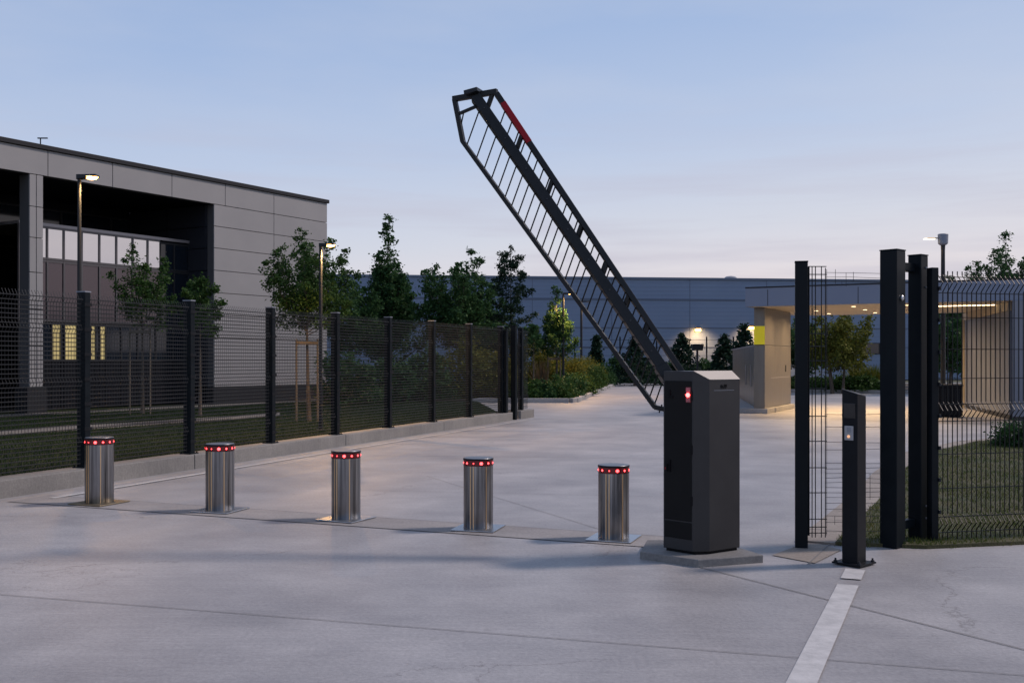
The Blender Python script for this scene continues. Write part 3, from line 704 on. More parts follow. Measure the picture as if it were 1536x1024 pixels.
def tree(name, label, cat, x, y, h, Rr, clear, kind='broad', nl=11, m_=13, per=24, leaf=.12, m='leafA', group='trees around the drive', tr=.05, seed=1, sig=.13, zb=0, multi=1):
    rg = np.random.default_rng(seed); rnd = random.Random(seed); U = rnd.uniform
    t_ = thing(name, label, cat, (x, y, zb), 0, group)
    mb = MB(); C = []; S = []
    top = h * (.97 if kind in ('spire', 'airy', 'cone') else .78)
    b0, b1 = U(-.03, .03) * h, U(-.03, .03) * h
    def tp(z):
        f = z / h; return Vector((b0 * math.sin(f * 3), b1 * math.sin(f * 3.4), z))
    for k in range(multi):
        o_ = Vector((U(-.3, .3), U(-.3, .3), 0)) if multi > 1 else Vector()
        zs = [0, .05 * h, .2 * h, .4 * h, .6 * h, .8 * h, top]
        zs = [z for z in zs if z <= top]
        if zs[-1] != top: zs.append(top)
        mb.tube([tp(z) + o_ * (1 + z / h * 1.5) for z in zs], [tr * (1.3 - .25 * min(1, z / (.1 * h))) * max(.06, 1 - z / h) for z in zs], 9)
    def leader(z0, tip, n, w0, t0=.28, rise=.35):
        a = tp(z0); c = Vector((a.x + (tip.x - a.x) * .6, a.y + (tip.y - a.y) * .6, z0 + (tip.z - z0) * rise))
        def bz(t): return a * (1 - t) ** 2 + c * (2 * t * (1 - t)) + tip * t * t
        r0 = tr * .42 * (1.1 - z0 / h)
        mb.tube([bz(t / 6) for t in range(7)], [r0 * (1 - .85 * t / 6) for t in range(7)], 5, False)
        for k in range(n):
            t = t0 + (1 - t0) * (k + rnd.random() * .8) / n; p = bz(t); w = w0 * (1.15 - t) ** .7
            q = p + Vector((U(-1, 1) * w, U(-1, 1) * w, U(-.6, .75) * w))
            C.append(q); S.append(sig * (1.15 - .55 * t) * U(.7, 1.2))
            if k % 2 == 0: mb.tube([bz(max(0, t - .12)), p.lerp(q, .5), q], [r0 * .3, r0 * .2, r0 * .06], 4, False)
        C.append(bz(1)); S.append(sig * .45)
    D = h - clear
    if kind == 'broad':
        for i in range(nl):
            f = (i + U(0, .7)) / nl; az = i * 2.399 + U(-.35, .35)
            R_ = Rr * (1.0 - .5 * max(0, f - .3)) * U(.78, 1.12); zt = clear + D * (.28 + .72 * f ** .62) * U(.86, 1.0)
            if i == nl - 1: zt = h; R_ *= .6
            z0 = clear * .92 + (zt - clear) * U(.12, .34)
            leader(min(z0, top * .98), Vector((math.cos(az) * R_, math.sin(az) * R_, zt)), m_, Rr * .34)
        leader(clear + D * .1, Vector((U(-.1, .1), U(-.1, .1), clear + D * .75)), m_ + 4, Rr * .5, .1)
    elif kind == 'spire':
        nn_ = m_ * 3
        for k in range(nn_):
            t = (k + .5) / nn_; z = clear + D * t * .99; w = Rr * (.62 * (1 - t) ** 1.2 + .085)
            q = tp(z) + Vector((U(-1, 1) * w, U(-1, 1) * w, U(-.1, .1))); C.append(q); S.append(sig * (1.25 - .75 * t))
            mb.tube([tp(max(0, z - .2)), q], [.012, .004], 4, False)
        for i in range(nl):
            f = i / nl; az = i * 2.399 + U(-.4, .4); R_ = Rr * (1 - .78 * f) * U(.8, 1.1); zt = clear + D * (.22 + .50 * f) * U(.9, 1.08)
            leader(max(clear * .6, zt - D * .30), Vector((math.cos(az) * R_, math.sin(az) * R_, zt)), m_, Rr * .26)
    elif kind == 'airy':
        for i in range(nl):
            f = (i + U(0, .8)) / nl; az = i * 2.399 + U(-.4, .4); z0 = clear + D * f * .92
            R_ = Rr * (.55 + .6 * math.sin(math.pi * min(1, .2 + f * .75))) * (1 - .45 * f) * U(.65, 1.15)
            leader(z0, Vector((math.cos(az) * R_, math.sin(az) * R_, z0 + R_ * U(.12, .45))), max(5, int(m_ * .7)), Rr * .2, .35, .2)
        leader(clear + D * .45, Vector((0, 0, h)), m_, Rr * .2, .2)
    else:
        for i in range(nl * 5):
            f = (i + rnd.random()) / (nl * 5); az = i * 2.399 + U(-.4, .4); f2 = round(f * 9) / 9 * .6 + f * .4
            R_ = Rr * (1 - f2) ** .9 * U(.5, 1.12) + .05; z = clear + D * f2
            q = Vector((math.cos(az) * R_, math.sin(az) * R_, z - R_ * U(-.05, .25)))
            for tt_ in (.45, .75, 1):
                C.append(tp(z).lerp(q, tt_) + Vector((U(-.08, .08), U(-.08, .08), U(-.06, .06)))); S.append(sig * (1.2 - .5 * tt_) * (1.1 - .5 * f))
            mb.tube([tp(min(z + .05, top)), q], [tr * .2 * (1.1 - f), .004], 4, False)
    mb.build('trunk', M['bark'], t_, smooth=True)
    v = leaves(np.array([list(c) for c in C]), np.array(S), per, leaf, rg)
    npmesh('crown', v, 4, M[m], t_)
    return t_

def shrub(name, label, x, y, rx, ry, h, n, leaf, m, group, seed, zb=.1, per=30, top_flat=1.):
    rg = np.random.default_rng(seed)
    c = rg.normal(0, 1, (n, 3)); c /= np.linalg.norm(c, axis=1)[:, None]; c[:, 2] = np.abs(c[:, 2])
    c *= (rg.uniform(.35, 1, n) ** .4)[:, None]
    c *= np.array([rx, ry, h]) * (1 + .22 * np.sin(c[:, :1] * 5 + seed) * np.cos(c[:, 1:2] * 4))
    v = leaves(c, np.full(n, .11 * max(rx, h) ** .5), per, leaf, rg)
    v[:, 2] = np.maximum(v[:, 2], -.02)
    o = npmesh(name, v, 4, M[m]); o.location = (x, y, zb); tag(o, label, 'shrub', group); return o
def tuft(name, label, x, y, r, h, n, m, group, seed, zb=.1, w=.012):
    rg = np.random.default_rng(seed)
    th = rg.uniform(0, 2 * np.pi, n); rr = r * rg.uniform(0, .45, n); out = r * rg.uniform(.1, 1, n); hh = h * rg.uniform(.45, 1, n)
    b = np.stack([np.cos(th) * rr, np.sin(th) * rr, np.zeros(n)], 1)
    t = b + np.stack([np.cos(th) * out, np.sin(th) * out, hh], 1); mid = b * .5 + t * .5 + np.array([0, 0, 1]) * (hh * .18)[:, None]
    s_ = np.stack([-np.sin(th), np.cos(th), th * 0], 1) * w
    v = np.zeros((n, 2, 4, 3)); v[:, 0, 0] = b - s_; v[:, 0, 1] = b + s_; v[:, 0, 2] = mid + s_ * .8; v[:, 0, 3] = mid - s_ * .8
    v[:, 1, 0] = mid - s_ * .8; v[:, 1, 1] = mid + s_ * .8; v[:, 1, 2] = t + s_ * .1; v[:, 1, 3] = t - s_ * .1
    o = npmesh(name, v.reshape(-1, 3), 4, M[m]); o.location = (x, y, zb); tag(o, label, 'ornamental grass', group); return o

def stakes(x, y, h, label, s=.32):
    t_ = thing('tree_support', label, 'tree stakes', (x, y, .05), R(30), 'timber tree supports')
    for sx in (-1, 1): MB().tube([(sx * s, 0, 0), (sx * s, 0, h)], .024, 8).build('stake', M['stake'], t_, smooth=True)
    MB().box(-s, s, -.045, -.03, h - .14, h - .05).build('cross_rail', M['stake'], t_)

TG = 'trees around the drive'
def T(name, label, px, Y, ty, Rr, clear, kind, m, seed, nl=11, m_=13, per=24, leaf=.12, tr=.05, sig=.13, zb=0, group=TG, multi=1):
    return tree(name, label, 'tree', AT(px, Y), Y, ZZ(ty, Y) - zb, Rr, clear, kind, nl, m_, per, leaf, m, group, tr, seed, sig, zb, multi)
T('young_tree', 'slender young tree in front of the office windows, held by timber stakes', 214, 27.5, 368, .85, 2.3, 'broad', 'leafA', 11, 10, 12, 34, .082, .045, .10, .04)
T('young_tree', 'small leafy tree at the corner of the dark office recess', 300, 26.5, 418, .85, 2.1, 'airy', 'leafA', 12, 11, 11, 34, .082, .04, .095, .04)
stakes(AT(212, 27.5), 27.4, 2.3, 'pair of timber stakes around the slender young tree', .26)
T('young_tree', 'spreading tree before the pale office corner, a lit lamp in its crown', 464, 24.5, 347, 1.12, 2.1, 'broad', 'leafA', 13, 21, 17, 36, .075, .05, .095, .04)
stakes(AT(462, 24.5), 24.4, 1.95, 'pair of timber stakes around the spreading tree by the office corner', .26)
T('tall_tree', 'tallest tree with a narrow pointed spire, right of the office', 586, 42, 322, 1.75, 1.6, 'spire', 'leafB', 14, 26, 16, 44, .13, .1, .17)
T('broad_tree', 'wide dark tree with a lobed crown above the middle of the fence', 685, 40, 378, 1.55, 1.6, 'broad', 'leafB', 15, 22, 17, 42, .125, .08, .165)
T('broad_tree', 'low leafy tree filling the gap between lobed tree and airy tree', 725, 43, 425, 1.2, 1.4, 'broad', 'leafB', 16, 12, 12, 44, .13, .07, .18)
T('airy_tree', 'airy dark tree with see-through crown above the fence end', 766, 41, 370, 1.15, 1.5, 'airy', 'leafD', 17, 36, 12, 26, .095, .065, .105)
T('broad_tree', 'low bushy tree left of the spire tree behind the lamp', 528, 40, 410, 1.2, 1.5, 'broad', 'leafB', 18, 12, 12, 44, .13, .06, .18)
T('young_tree', 'small pointed tree staked in the shrub bed beside the yellow-lit lamp', 834, 42, 430, 1.0, 1.75, 'spire', 'leafB', 19, 15, 11, 34, .10, .05, .13)
stakes(AT(831, 42), 41.9, 1.6, 'timber stakes around the small pointed tree in the bed', .3)
T('young_tree', 'thin little tree at the left end of the shrub bed', 798, 38, 488, .5, 2.0, 'airy', 'leafB', 20, 6, 7, 14, .13, .035, .1)
for i, (px, Y, ty, Rr, lab) in enumerate(((1023, 62, 503, 1.7, 'dark conifer left of the low box-headed lamp'), (1087, 60, 504, 1.4, 'dark conifer between the wall lamp and the gatehouse pier'), (1116, 58, 490, 1.4, 'conifer close to the low wall of the gatehouse pier'), (952, 60, 508, 1.8, 'dark conifer seen through the lower end of the boom'), (895, 64, 505, .5, 'thin young conifer right of the shrub bed'))):
    T('conifer', lab, px, Y, ty, Rr, .35, 'cone', 'leafD', 30 + i, 13, 3, 12, .2, .08, .17, group='conifers before the warehouse')
T('multi_stem_tree', 'yellow-green multi-stem tree seen under the gatehouse canopy', 1256, 46, 462, 1.75, .9, 'broad', 'leafC', 40, 18, 13, 36, .14, .06, .2, multi=4)  # yellowish light on this tree is put into its leaf colour
T('broad_tree', 'dark green tree behind the slim gate post', 1196, 50, 478, 1.3, .9, 'broad', 'leafB', 41, 12, 12, 36, .14, .07, .2)
T('broad_tree', 'dark tree seen behind the black bin under the canopy', 1424, 44, 462, 1.4, .7, 'broad', 'leafB', 42, 14, 13, 36, .14, .07, .2)
T('tall_tree', 'tall dark tree rising above the gatehouse roof at the far right', 1531, 46, 352, 1.7, 2.0, 'broad', 'leafB', 43, 18, 14, 44, .13, .1, .19)
T('tall_tree', 'shorter dark tree behind the gatehouse roof', 1492, 49, 384, 1.4, 2.0, 'broad', 'leafB', 44, 14, 13, 44, .13, .08, .19)
T('tall_tree', 'rounded dark treetop just above the gatehouse roof beside the grey lamp', 1452, 54, 400, 1.2, 2.5, 'broad', 'leafB', 45, 12, 12, 40, .13, .08, .18)

# planting beds
bed = [(-9, 36.4), (2.15, 36.2), (5.9, 60), (4.5, 64), (-9, 64)]
o = MB().prism(bed, -.02, .10).build('planting_bed', M['soil']); struct(o)
def kerb(pts, w=.16, h=.16):
    for i in range(len(pts) - 1):
        p, q = Vector((*pts[i], 0)), Vector((*pts[i + 1], 0)); t = (q - p).normalized(); nn = Vector((t.y, -t.x, 0)) * w
        struct(MB().prism([p, q, q + nn, p + nn], -.02, h).build('kerb', M['kerb'], bevel=.02))
kerb([(-1.4, 36.35), (2.0, 36.2), (2.2, 36.6), (5.9, 60), (5.2, 63)])
SG = 'shrubs in the kerbed bed'
i = 0
for px, Y, rx, h, m, lab in ((793, 37.3, .6, .62, 'leafA', 'low green shrub at the near left of the kerbed bed'), (815, 37.4, .62, .58, 'leafB', 'low green shrub second along the bed kerb'), (838, 37.6, .6, .6, 'leafA', 'dark low shrub near the bed corner'), (851, 39.5, .7, .8, 'leafB', 'rounded green shrub at the bed corner'), (863, 43, .8, .9, 'leafA', 'rounded shrub behind the bed corner'), (877, 48, .85, .95, 'leafA', 'green shrub along the receding kerb'), (890, 53, .9, .95, 'leafA', 'second green shrub along the receding kerb'), (901, 58, .9, .95, 'leafB', 'dark shrub far along the receding kerb'),
        (800, 44, 1.3, 2.1, 'leafC', 'yellow-green mound behind the fence end'), (832, 46, 1.4, 1.8, 'leafC', 'yellow-green mound beside the small pointed tree'), (852, 50, 1.3, 1.6, 'leafC', 'yellow-green mound under the lamp in the bed'), (874, 54, 1.3, 1.4, 'leafC', 'yellow-green mound at the back of the bed')):
    i += 1; shrub('shrub', lab, AT(px, Y), Y, rx, rx * .9, h, int(90 * rx), .095, m, SG, 50 + i, per=70)
tuft('dry_grass', 'tan plume grass between the thin tree and the yellow mound', AT(811, 39.2), 39.2, .45, 1.5, 110, 'leafE', SG, 70, w=.02)
# hedges behind the left fence and by the warehouse
for i, (px, Y, rx, h, m, lab) in enumerate(((520, 34, 1.0, 1.6, 'leafB', 'dark hedge bush right of the office corner behind the fence'), (570, 36, 1.4, 1.35, 'leafB', 'dark bush behind the middle of the fence'), (630, 37, 1.4, 1.5, 'leafB', 'dark bush left of the lobed tree behind the fence'), (690, 38, 1.5, 2.0, 'leafC', 'yellowish bush behind the last fence panels'), (740, 38.5, 1.3, 1.8, 'leafC', 'yellowish bush behind the end post of the fence'))):  # leafC on the last two puts lamplight on the hedge into leaf colour
    shrub('hedge_bush', lab, AT(px, Y), Y, rx, rx * .7, h, int(80 * rx), .14, m, 'bushes behind the mesh fence', 80 + i, per=44)
for i, px in enumerate((925, 945, 968, 990, 1012, 1050, 1075)):
    shrub('hedge_bush', ('dark bush at the end of the drive right of the shrub bed', 'dark bush beneath the thin conifer at the drive end', 'dark bush behind the lower boom pickets', 'dark bush just left of the barrier cabinet', 'dark bush beneath the left conifer', 'dark bush beside the box-headed lamp', 'dark bush beneath the conifer by the pier')[i], AT(px, 63), 63, 1.0, .8, 1.3, 80, .16, 'leafB', 'bushes along the warehouse', 90 + i, per=40)
# bed under/behind canopy
bed2 = [(10.5, 49.8), (13.5, 47), (18, 45.3), (26, 44), (30, 62), (12, 62)]
o = MB().prism(bed2, -.02, .10).build('planting_bed', M['soil']); struct(o)
kerb([(10.5, 49.8), (13.5, 47), (18, 45.3), (26, 44)])
for i, (px, Y, lab) in enumerate(((1182, 50, 'low green ground cover clump right of the pier'), (1205, 49, 'low green clump behind the slim post'), (1222, 48, 'low green clump left of the multi-stem tree'), (1248, 47.3, 'low green clump under the multi-stem tree'), (1275, 46.8, 'low green clump right of the multi-stem tree'), (1300, 46.6, 'low green clump left of the tallest post'))):
    shrub('ground_cover', lab, AT(px, Y), Y, .95, .7, .55, 80, .13, 'leafA', 'clumps in the far bed', 110 + i, per=40)
for i, (px, Y, lab) in enumerate(((1290, 49, 'feathery yellowish bush beside the multi-stem tree'), (1310, 49.5, 'feathery yellowish bush near the tallest post'))):
    tuft('tall_grass', lab, AT(px, Y), Y, 1.0, 1.25, 420, 'leafC', 'tall grasses in the far bed', 120 + i, w=.022)
shrub('shrub', 'dark rounded shrub at the back of the right lawn', AT(1535, 17.6), 17.6, .48, .4, .42, 90, .055, 'leafB', None, 130, zb=.03, per=46)

# ------------------------------------------------------------------ left office building
A = Vector((-13.6, 27.3, 0)); e = Vector((6.7, 10.7, 0)).normalized(); ni = Vector((-e.y, e.x, 0))
def S(px, dd=0.):
    r = (px - CX) / F; q = A + ni * dd; return (r * q.y - q.x) / (e.x - r * e.y)
off = thing('office_building', 'two-storey grey panelled office with deep dark recess and reflecting windows', 'building', A, math.atan2(e.y, e.x))
# local frame: x along facade, y inward (left of e), z up
def ob(x0, x1, y0, y1, z0, z1): return MB().box(x0, x1, y0, y1, z0, z1)
sA, sB, sC, sE = S(43), S(64), S(320), 12.65
RT, SF = 7.30, 6.58
def cladding(x0, x1, zlist, xlist, y=0., axis='x'):
    mb = MB(); xs = [x0] + [x for x in xlist if x0 < x < x1] + [x1]; g = .010
    for i in range(len(xs) - 1):
        for j in range(len(zlist) - 1):
            mb.box(xs[i] + g, xs[i + 1] - g, y - .03, y + .02, zlist[j] + g, zlist[j + 1] - g)
    return mb
bw = MB(); bw.box(-14, sE, .02, .3, SF + .02, RT); bw.box(sC + .02, sE, .02, .3, 0, SF); MB().box(sC + .021, sC + .2, .3, 4.2, 0, SF + .06).build('backing_wall', M['soffit'], off); bw.box(sA + .02, sB - .02, .02, .45, .55, SF)
bw.build('backing_wall', M['seam'], off)
seams = [S(71), S(168), S(257), S(337), S(410)]
st = seams[1] - seams[0]
seams = [seams[0] - 2 * (seams[2] - seams[1]), seams[0] - (seams[2] - seams[1])] + seams
cladding(-14, sE + .03, [SF, RT], seams).build('cladding', M['clad'], off, bevel=.004)
zl = [.62, 1.5, 2.23, 2.97, 3.70, 4.43, 5.16, 5.87, SF]
cladding(sC, sE + .03, zl, [S(410)]).build('cladding', M['clad'], off, bevel=.004)
cladding(sA, sB, [.75, 1.9, 2.9, 3.9, 4.85, 5.7, SF], [(sA + sB) / 2]).build('column_cladding', M['clad'], off, bevel=.004)
MB().box(sA - .08, sB + .08, -.06, .5, 0, .75).build('column_plinth', M['trim'], off)
MB().box(sC, sE + .02, -.01, .3, 0, .62).build('plinth', M['trim'], off)
MB().box(-14, sE + .09, -.09, 10, RT, RT + .13).build('roof', M['trim'], off, bevel=.01)
MB().box(sE - .02, sE + .03, .05, 10, 0, RT).build('end_wall', M['clad'], off)
sk = MB()
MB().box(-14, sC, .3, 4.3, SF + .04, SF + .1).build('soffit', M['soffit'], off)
# recess return wall and back wall
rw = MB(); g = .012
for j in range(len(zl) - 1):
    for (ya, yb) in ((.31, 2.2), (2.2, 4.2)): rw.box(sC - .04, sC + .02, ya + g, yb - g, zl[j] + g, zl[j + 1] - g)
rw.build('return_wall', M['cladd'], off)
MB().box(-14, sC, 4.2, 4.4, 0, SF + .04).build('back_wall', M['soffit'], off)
MB().box(-14, sA - .02, 1.6, 1.66, 4.9, SF).build('lintel', M['soffit'], off)
# upper glazing at the back of the recess
xs = [sB, S(90, 4.1), S(118, 4.1), S(165, 4.1), S(197, 4.1)]
for i in range(len(xs) - 1):
    f = MB()
    for (xa, xb, za, zb) in ((xs[i], xs[i + 1], 5.0, 5.06), (xs[i], xs[i + 1], 6.3, 6.36), (xs[i], xs[i] + .06, 5.06, 6.3)): f.box(xa, xb, 4.06, 4.14, za, zb)
    w_ = f.build('window', M['trim'], off); MB().box(xs[i] + .06, xs[i + 1], 4.10, 4.12, 5.06, 6.3).build('pane', M['glassd'], w_)
# projecting glazed bay
D = 1.15
sG = S(286, D); zt, zm, zb_ = 5.36, 4.40, 1.0
MB().box(sB, sG, D - .05, 4.19, zt, zt + .09).build('bay_roof', M['framel'], off)
bays = [sB, S(69, D), S(94, D), S(121, D), S(147.5, D), S(173, D), S(197.5, D), S(220, D), S(239, D)]
dk = [S(239, D), S(260, D), sG]
def bay(x0, x1, za, zb, paneM, frM, fr=.05, y=D):
    f = MB(); f.box(x0, x0 + fr, y - .04, y + .04, za, zb); f.box(x0 + fr, x1, y - .035, y + .035, za, za + .06); f.box(x0 + fr, x1, y - .035, y + .035, zb - .06, zb)
    w_ = f.build('window', frM, off); MB().box(x0 + fr, x1, y - .008, y + .008, za + .06, zb - .06).build('pane', paneM, w_); return w_
for i in range(len(bays) - 1):
    bay(bays[i], bays[i + 1], zm, zt, M['glassm'], M['frame'])
    bay(bays[i], bays[i + 1], 2.62, zm - .01, M['glasss'], M['frame'])
for i in range(len(dk) - 1):
    bay(dk[i], dk[i + 1], zm, zt - .05, M['glassd'], M['trim'], y=D + .02); bay(dk[i], dk[i + 1], 2.62, zm - .01, M['glassd'], M['trim'], y=D + .02)
# ground floor glazing, some lit
gx = [sB, S(76, D), S(90, D), S(95, D), S(114, D), S(134, D), S(142, D), S(148, D), S(157, D), S(180, D), S(205, D), S(232, D), S(258, D), sG]
lit = {1, 3, 5, 7}
for i in range(len(gx) - 1):
    bay(gx[i], gx[i + 1], 1.45, 2.6, M['lit'] if i in lit else M['glassd'], M['trim'], .04)
    MB().box(gx[i] + .01, gx[i + 1] - .01, D - .02, D + .04, .1, 1.44).build('sill_panel', M['soffit'], off)
# left dark bay
for x0, x1 in ((-6., -3.2), (-3.2, -.9), (-.9, sA + .02)):
    for za, zb in ((.3, 1.9), (1.9, 3.3), (3.3, 4.2), (4.2, 4.85), (4.85, 6.5)):
        bay(x0, x1, za, zb, M['glassd'] if za < 4.5 else M['soffit'], M['soffit'], .04, y=1.6)
# roof vent
rv = thing('roof_vent', 'small T-shaped mast on the office roof edge', 'roof mast', A + e * S(77) + ni * .5 + Vector((0, 0, RT + .13)), 0)
MB().tube([(0, 0, 0), (0, 0, .3)], .018, 6).build('mast', M['pole'], rv); MB().box(-.08, .2, -.02, .02, .28, .31).build('cross_arm', M['pole'], rv)
# footpath along the office
pth = [A + e * -12 - ni * .3, A + e * 12.6 - ni * .3, A + e * 12.6 - ni * 1.1, A + e * -12 - ni * 1.1]
struct(MB().prism([(p.x, p.y) for p in pth][::-1], .02, .07).build('footpath', M['pathm']))
p_ = [G(-40, 660), G(240, 640), G(420, 627), G(420, 622), G(240, 634), G(-40, 652)]
struct(MB().prism([(p.x, p.y) for p in p_], .02, .06).build('footpath', M['pathm']))

# ------------------------------------------------------------------ warehouse
wo = Vector((1.5, 76, 0)); wa = math.atan2(.12, 1)
wh = thing('warehouse', 'long low blue-grey metal clad warehouse closing the far end of the drive', 'building', wo, wa)
H = 7.55
MB().box(-45, 75, 0, 30, 0, H).build('wall', M['ware'], wh)
MB().box(-45.1, 75.1, -.12, 30, H, H + .16).build('roof_trim', mat('warehouse_trim', (.10, .14, .21), .5), wh)
sm = MB()
for z in (5.98, 3.9, 2.45): sm.box(-45, 75, -.05, 0, z, z + (.14 if z > 5 else .06))
for k in range(24): sm.box(-45, 75, -.008, 0, .2 + k * .31, .212 + k * .31)
for k in range(-7, 13): sm.box(k * 6 - .02, k * 6 + .02, -.012, 0, 0, H)
sm.build('seam_trim', mat('warehouse_seam', (.085, .115, .175), .6), wh)
def wloc(px):   # local x on the front for a picture column
    r = (px - CX) / F; dx, dy = math.cos(wa), math.sin(wa); return (r * wo.y - wo.x) / (dx - r * dy)
def band(px0, px1, ya, yb, name, m, k):
    x0, x1 = wloc(px0), wloc(px1); Yc = 79
    f = MB().box(x0, x1, -.06, 0, ZZ(yb, Yc), ZZ(ya, Yc)).build(name, M['trim'], wh)
    w_ = (x1 - x0) / k
    for j in range(k): MB().box(x0 + j * w_ + .06, x0 + (j + 1) * w_ - .06, -.075, -.05, ZZ(yb, Yc) + .06, ZZ(ya, Yc) - .06).build('pane', m, f)
band(1265, 1345, 514, 531, 'window', M['glassd'], 3)
rvx = wo + Vector((math.cos(wa), math.sin(wa), 0)) * wloc(1100); 
t_ = thing('roof_vent', 'low rounded vent on the warehouse roof edge', 'roof vent', (rvx.x, rvx.y + 1, H + .16), wa)
MB().lathe([(.5, 0), (.5, .08), (.35, .2), (.08, .24)], n=20).build('cowl', M['poleg'], t_, smooth=True)
def wall_lamp(px, py, label, power):
    x = wloc(px); w3 = wo + Vector((math.cos(wa), math.sin(wa), 0)) * x; z = ZZ(py, w3.y)
    t_ = thing('wall_lamp', label, 'wall lamp', (w3.x, w3.y, z), wa, 'wall lamps on the warehouse')
    MB().box(-.18, .18, -.26, 0, .0, .12).build('housing', M['pole'], t_, bevel=.02)
    MB().box(-.2, .2, -.3, -.04, -.2, .0).build('lens', M['lens'], t_, bevel=.05)
    l = light('wall_lamp_light', 'SPOT', (0, -1.4, .1), power, (1., .55, .24), t_, spot_size=R(125), spot_blend=1., shadow_soft_size=.2)
    l.rotation_euler = (R(28), 0, 0)
wall_lamp(1046, 493, 'bright warm wall lamp on the warehouse above the box-headed lamp', 900)
wall_lamp(1126, 490, 'bright warm wall lamp partly hidden by the yellow-striped pier', 900)
wall_lamp(1176, 502, 'warm wall lamp glowing just right of the pier', 700)
# low fence before the warehouse
ff = thing('mesh_fence', 'low thin wire fence running before the warehouse', 'fence', (AT(860, 66), 66, 0), 0)
for px in (862, 895, 930, 985, 1060, 1100): MB().box(-.04, .04, -.04, .04, 0, 3.0).build('post', M['post'], ff, loc=(AT(px, 66) - AT(860, 66), 0, 0))
mb = MB(); wv = AT(1120, 66) - AT(860, 66)
for z in (.3, .8, 1.3, 1.8, 2.3, 2.8): mb.tube([(0, 0, z), (wv, 0, z)], .012, 4)
mb.build('wires', M['wire'], ff)

# ------------------------------------------------------------------ gatehouse with canopy
cF = Vector((AT(1118, 28.5), 28.5, 0)); dirF = Vector((5.75, -2.95, 0)).normalized()
nF = Vector((-dirF.y, dirF.x, 0)) # inward (away)
ga = math.atan2(dirF.y, dirF.x)
gh = thing('gatehouse', 'low gatehouse with deep flat canopy, warm lit soffit and yellow-striped pier', 'building', cF, ga)
LF = 6.55; DP = 6.6; zS, zT = 2.98, 3.49
wv_ = Vector((AT(1146.5, 28.9), 28.9, 0)) - cF
def gl(p): v = p - cF; return (v.dot(dirF), v.dot(nF))
cn = MB(); cn.box(0, LF + 9, 0, .06, zS, zT); cn.box(0, .06, .06, DP, zS, zT); cn.box(0, LF + 9, DP, DP + .06, zS, zT); cn.box(0, LF + 9, .06, DP, zT - .06, zT - .003)
cn.build('canopy_fascia', M['fascia'], gh, bevel=.006)
gp = MB()
for x in (.62, 3.0, 5.2): gp.box(x - .008, x + .008, -.003, 0, zS + .01, zT - .05)
gp.box(0, LF + 9, -.012, .08, zT, zT + .035); gp.build('fascia_joint', M['trim'], gh)
MB().box(.06, LF + 9, .06, DP, zS - .0, zS + .04).build('soffit', M['cream'], gh)
# pier
px0, py0 = gl(Vector((AT(1147, 28.9), 28.9, 0)))
PT = .30; PL = 3.4
MB().box(px0 - PT, px0, py0, py0 + PL, 1.93, zS - .002).build('pier', M['pier'], gh, bevel=.006)
MB().box(px0 - PT - .004, px0 + .004, py0 - .004, py0 + PL, .14, 1.915).build('pier_base', M['pier'], gh, bevel=.006)
MB().box(px0 - PT + .02, px0 - .02, py0 + .02, py0 + PL - .02, 1.9, 1.94).build('pier_joint', M['trim'], gh)
MB().box(px0 - PT - 1.2, px0 + .1, py0 - .1, py0 + PL + .1, 0, .14).build('pier_plinth', M['kerb'], gh, bevel=.01)
MB().box(px0 - PT - .003, px0 + .003, py0 - .003, py0 + .0, 1.94, 2.46).build('yellow_panel', M['yellow'], gh)
MB().box(px0, px0 + .012, py0 + 2.6, py0 + 2.72, 1.15, 1.35).build('socket_box', M['dark'], gh)
MB().box(px0 + .0045, px0 + .0075, py0 + .7, py0 + 3.2, .98, 1.0).build('pier_seam', M['framel'], gh)
# low service wall going back from the pier
q0_, q1_ = Vector((AT(1133.5, 29.35), 29.35, 0)), Vector((AT(1099, 42.5), 42.5, 0))
tt = (q1_ - q0_).normalized(); nn = Vector((tt.y, -tt.x, 0))
lw_ = MB(); k = 5
for j in range(k):
    a = q0_.lerp(q1_, j / k) + tt * .012; b = q0_.lerp(q1_, (j + 1) / k) - tt * .012
    poly = [gl(p) for p in (a, a + nn * .16, b + nn * .16, b)]; lw_.prism(poly, .14, 1.9)
low = lw_.build('low_wall', M['pier'], gh, bevel=.006)
poly = [gl(p) for p in (q0_ - tt * .0, q0_ + nn * .17, q1_ + nn * .17, q1_ - nn * .05)]
MB().prism(poly, 1.9, 1.95).build('wall_cap', M['framel'], gh)
poly = [gl(p) for p in (q0_ - nn * .35 + tt * .3, q0_ + nn * .6 + tt * .3, q1_ + nn * .6, q1_ - nn * .6)]
MB().prism(poly, 0, .13).build('wall_plinth', M['kerb'], gh)
for f_ in (.12, .3):
    a = q0_.lerp(q1_, f_) - nn * .03; x_, y_ = gl(a); MB().tube([(x_, y_, .7), (x_, y_, 1.35)], .015, 6).build('door_handle', M['framel'], low)
# gatehouse cabin on the right
xW = LF - .02
g = .01
s0_, s1_ = Vector((AT(1514, 25.9), 25.9, 0)), Vector((AT(1447, 32.4), 32.4, 0)); ts = (s1_ - s0_).normalized(); ns = Vector((ts.y, -ts.x, 0))
def sw(name, m, fa, fb, w0, w1, z0, z1, k=1, bev=0):
    mb = MB()
    for j in range(k):
        a = s0_.lerp(s1_, fa + (fb - fa) * j / k) + ts * (g / 2); b = s0_.lerp(s1_, fa + (fb - fa) * (j + 1) / k) - ts * (g / 2)
        mb.prism([gl(p) for p in (a + ns * w1, b + ns * w1, b + ns * w0, a + ns * w0)][::-1], z0, z1)
    return mb.build(name, m, gh, bevel=bev)
sw('side_wall', M['gatewall'], 0, 1, 0, .15, .12, 2.74, 4, .005)
sw('wall_beam', M['cream'], 0, 1, -.03, .15, 2.75, zS - .003)
sw('wall_base', M['trim'], 0, 1, .02, .15, 0, .115)
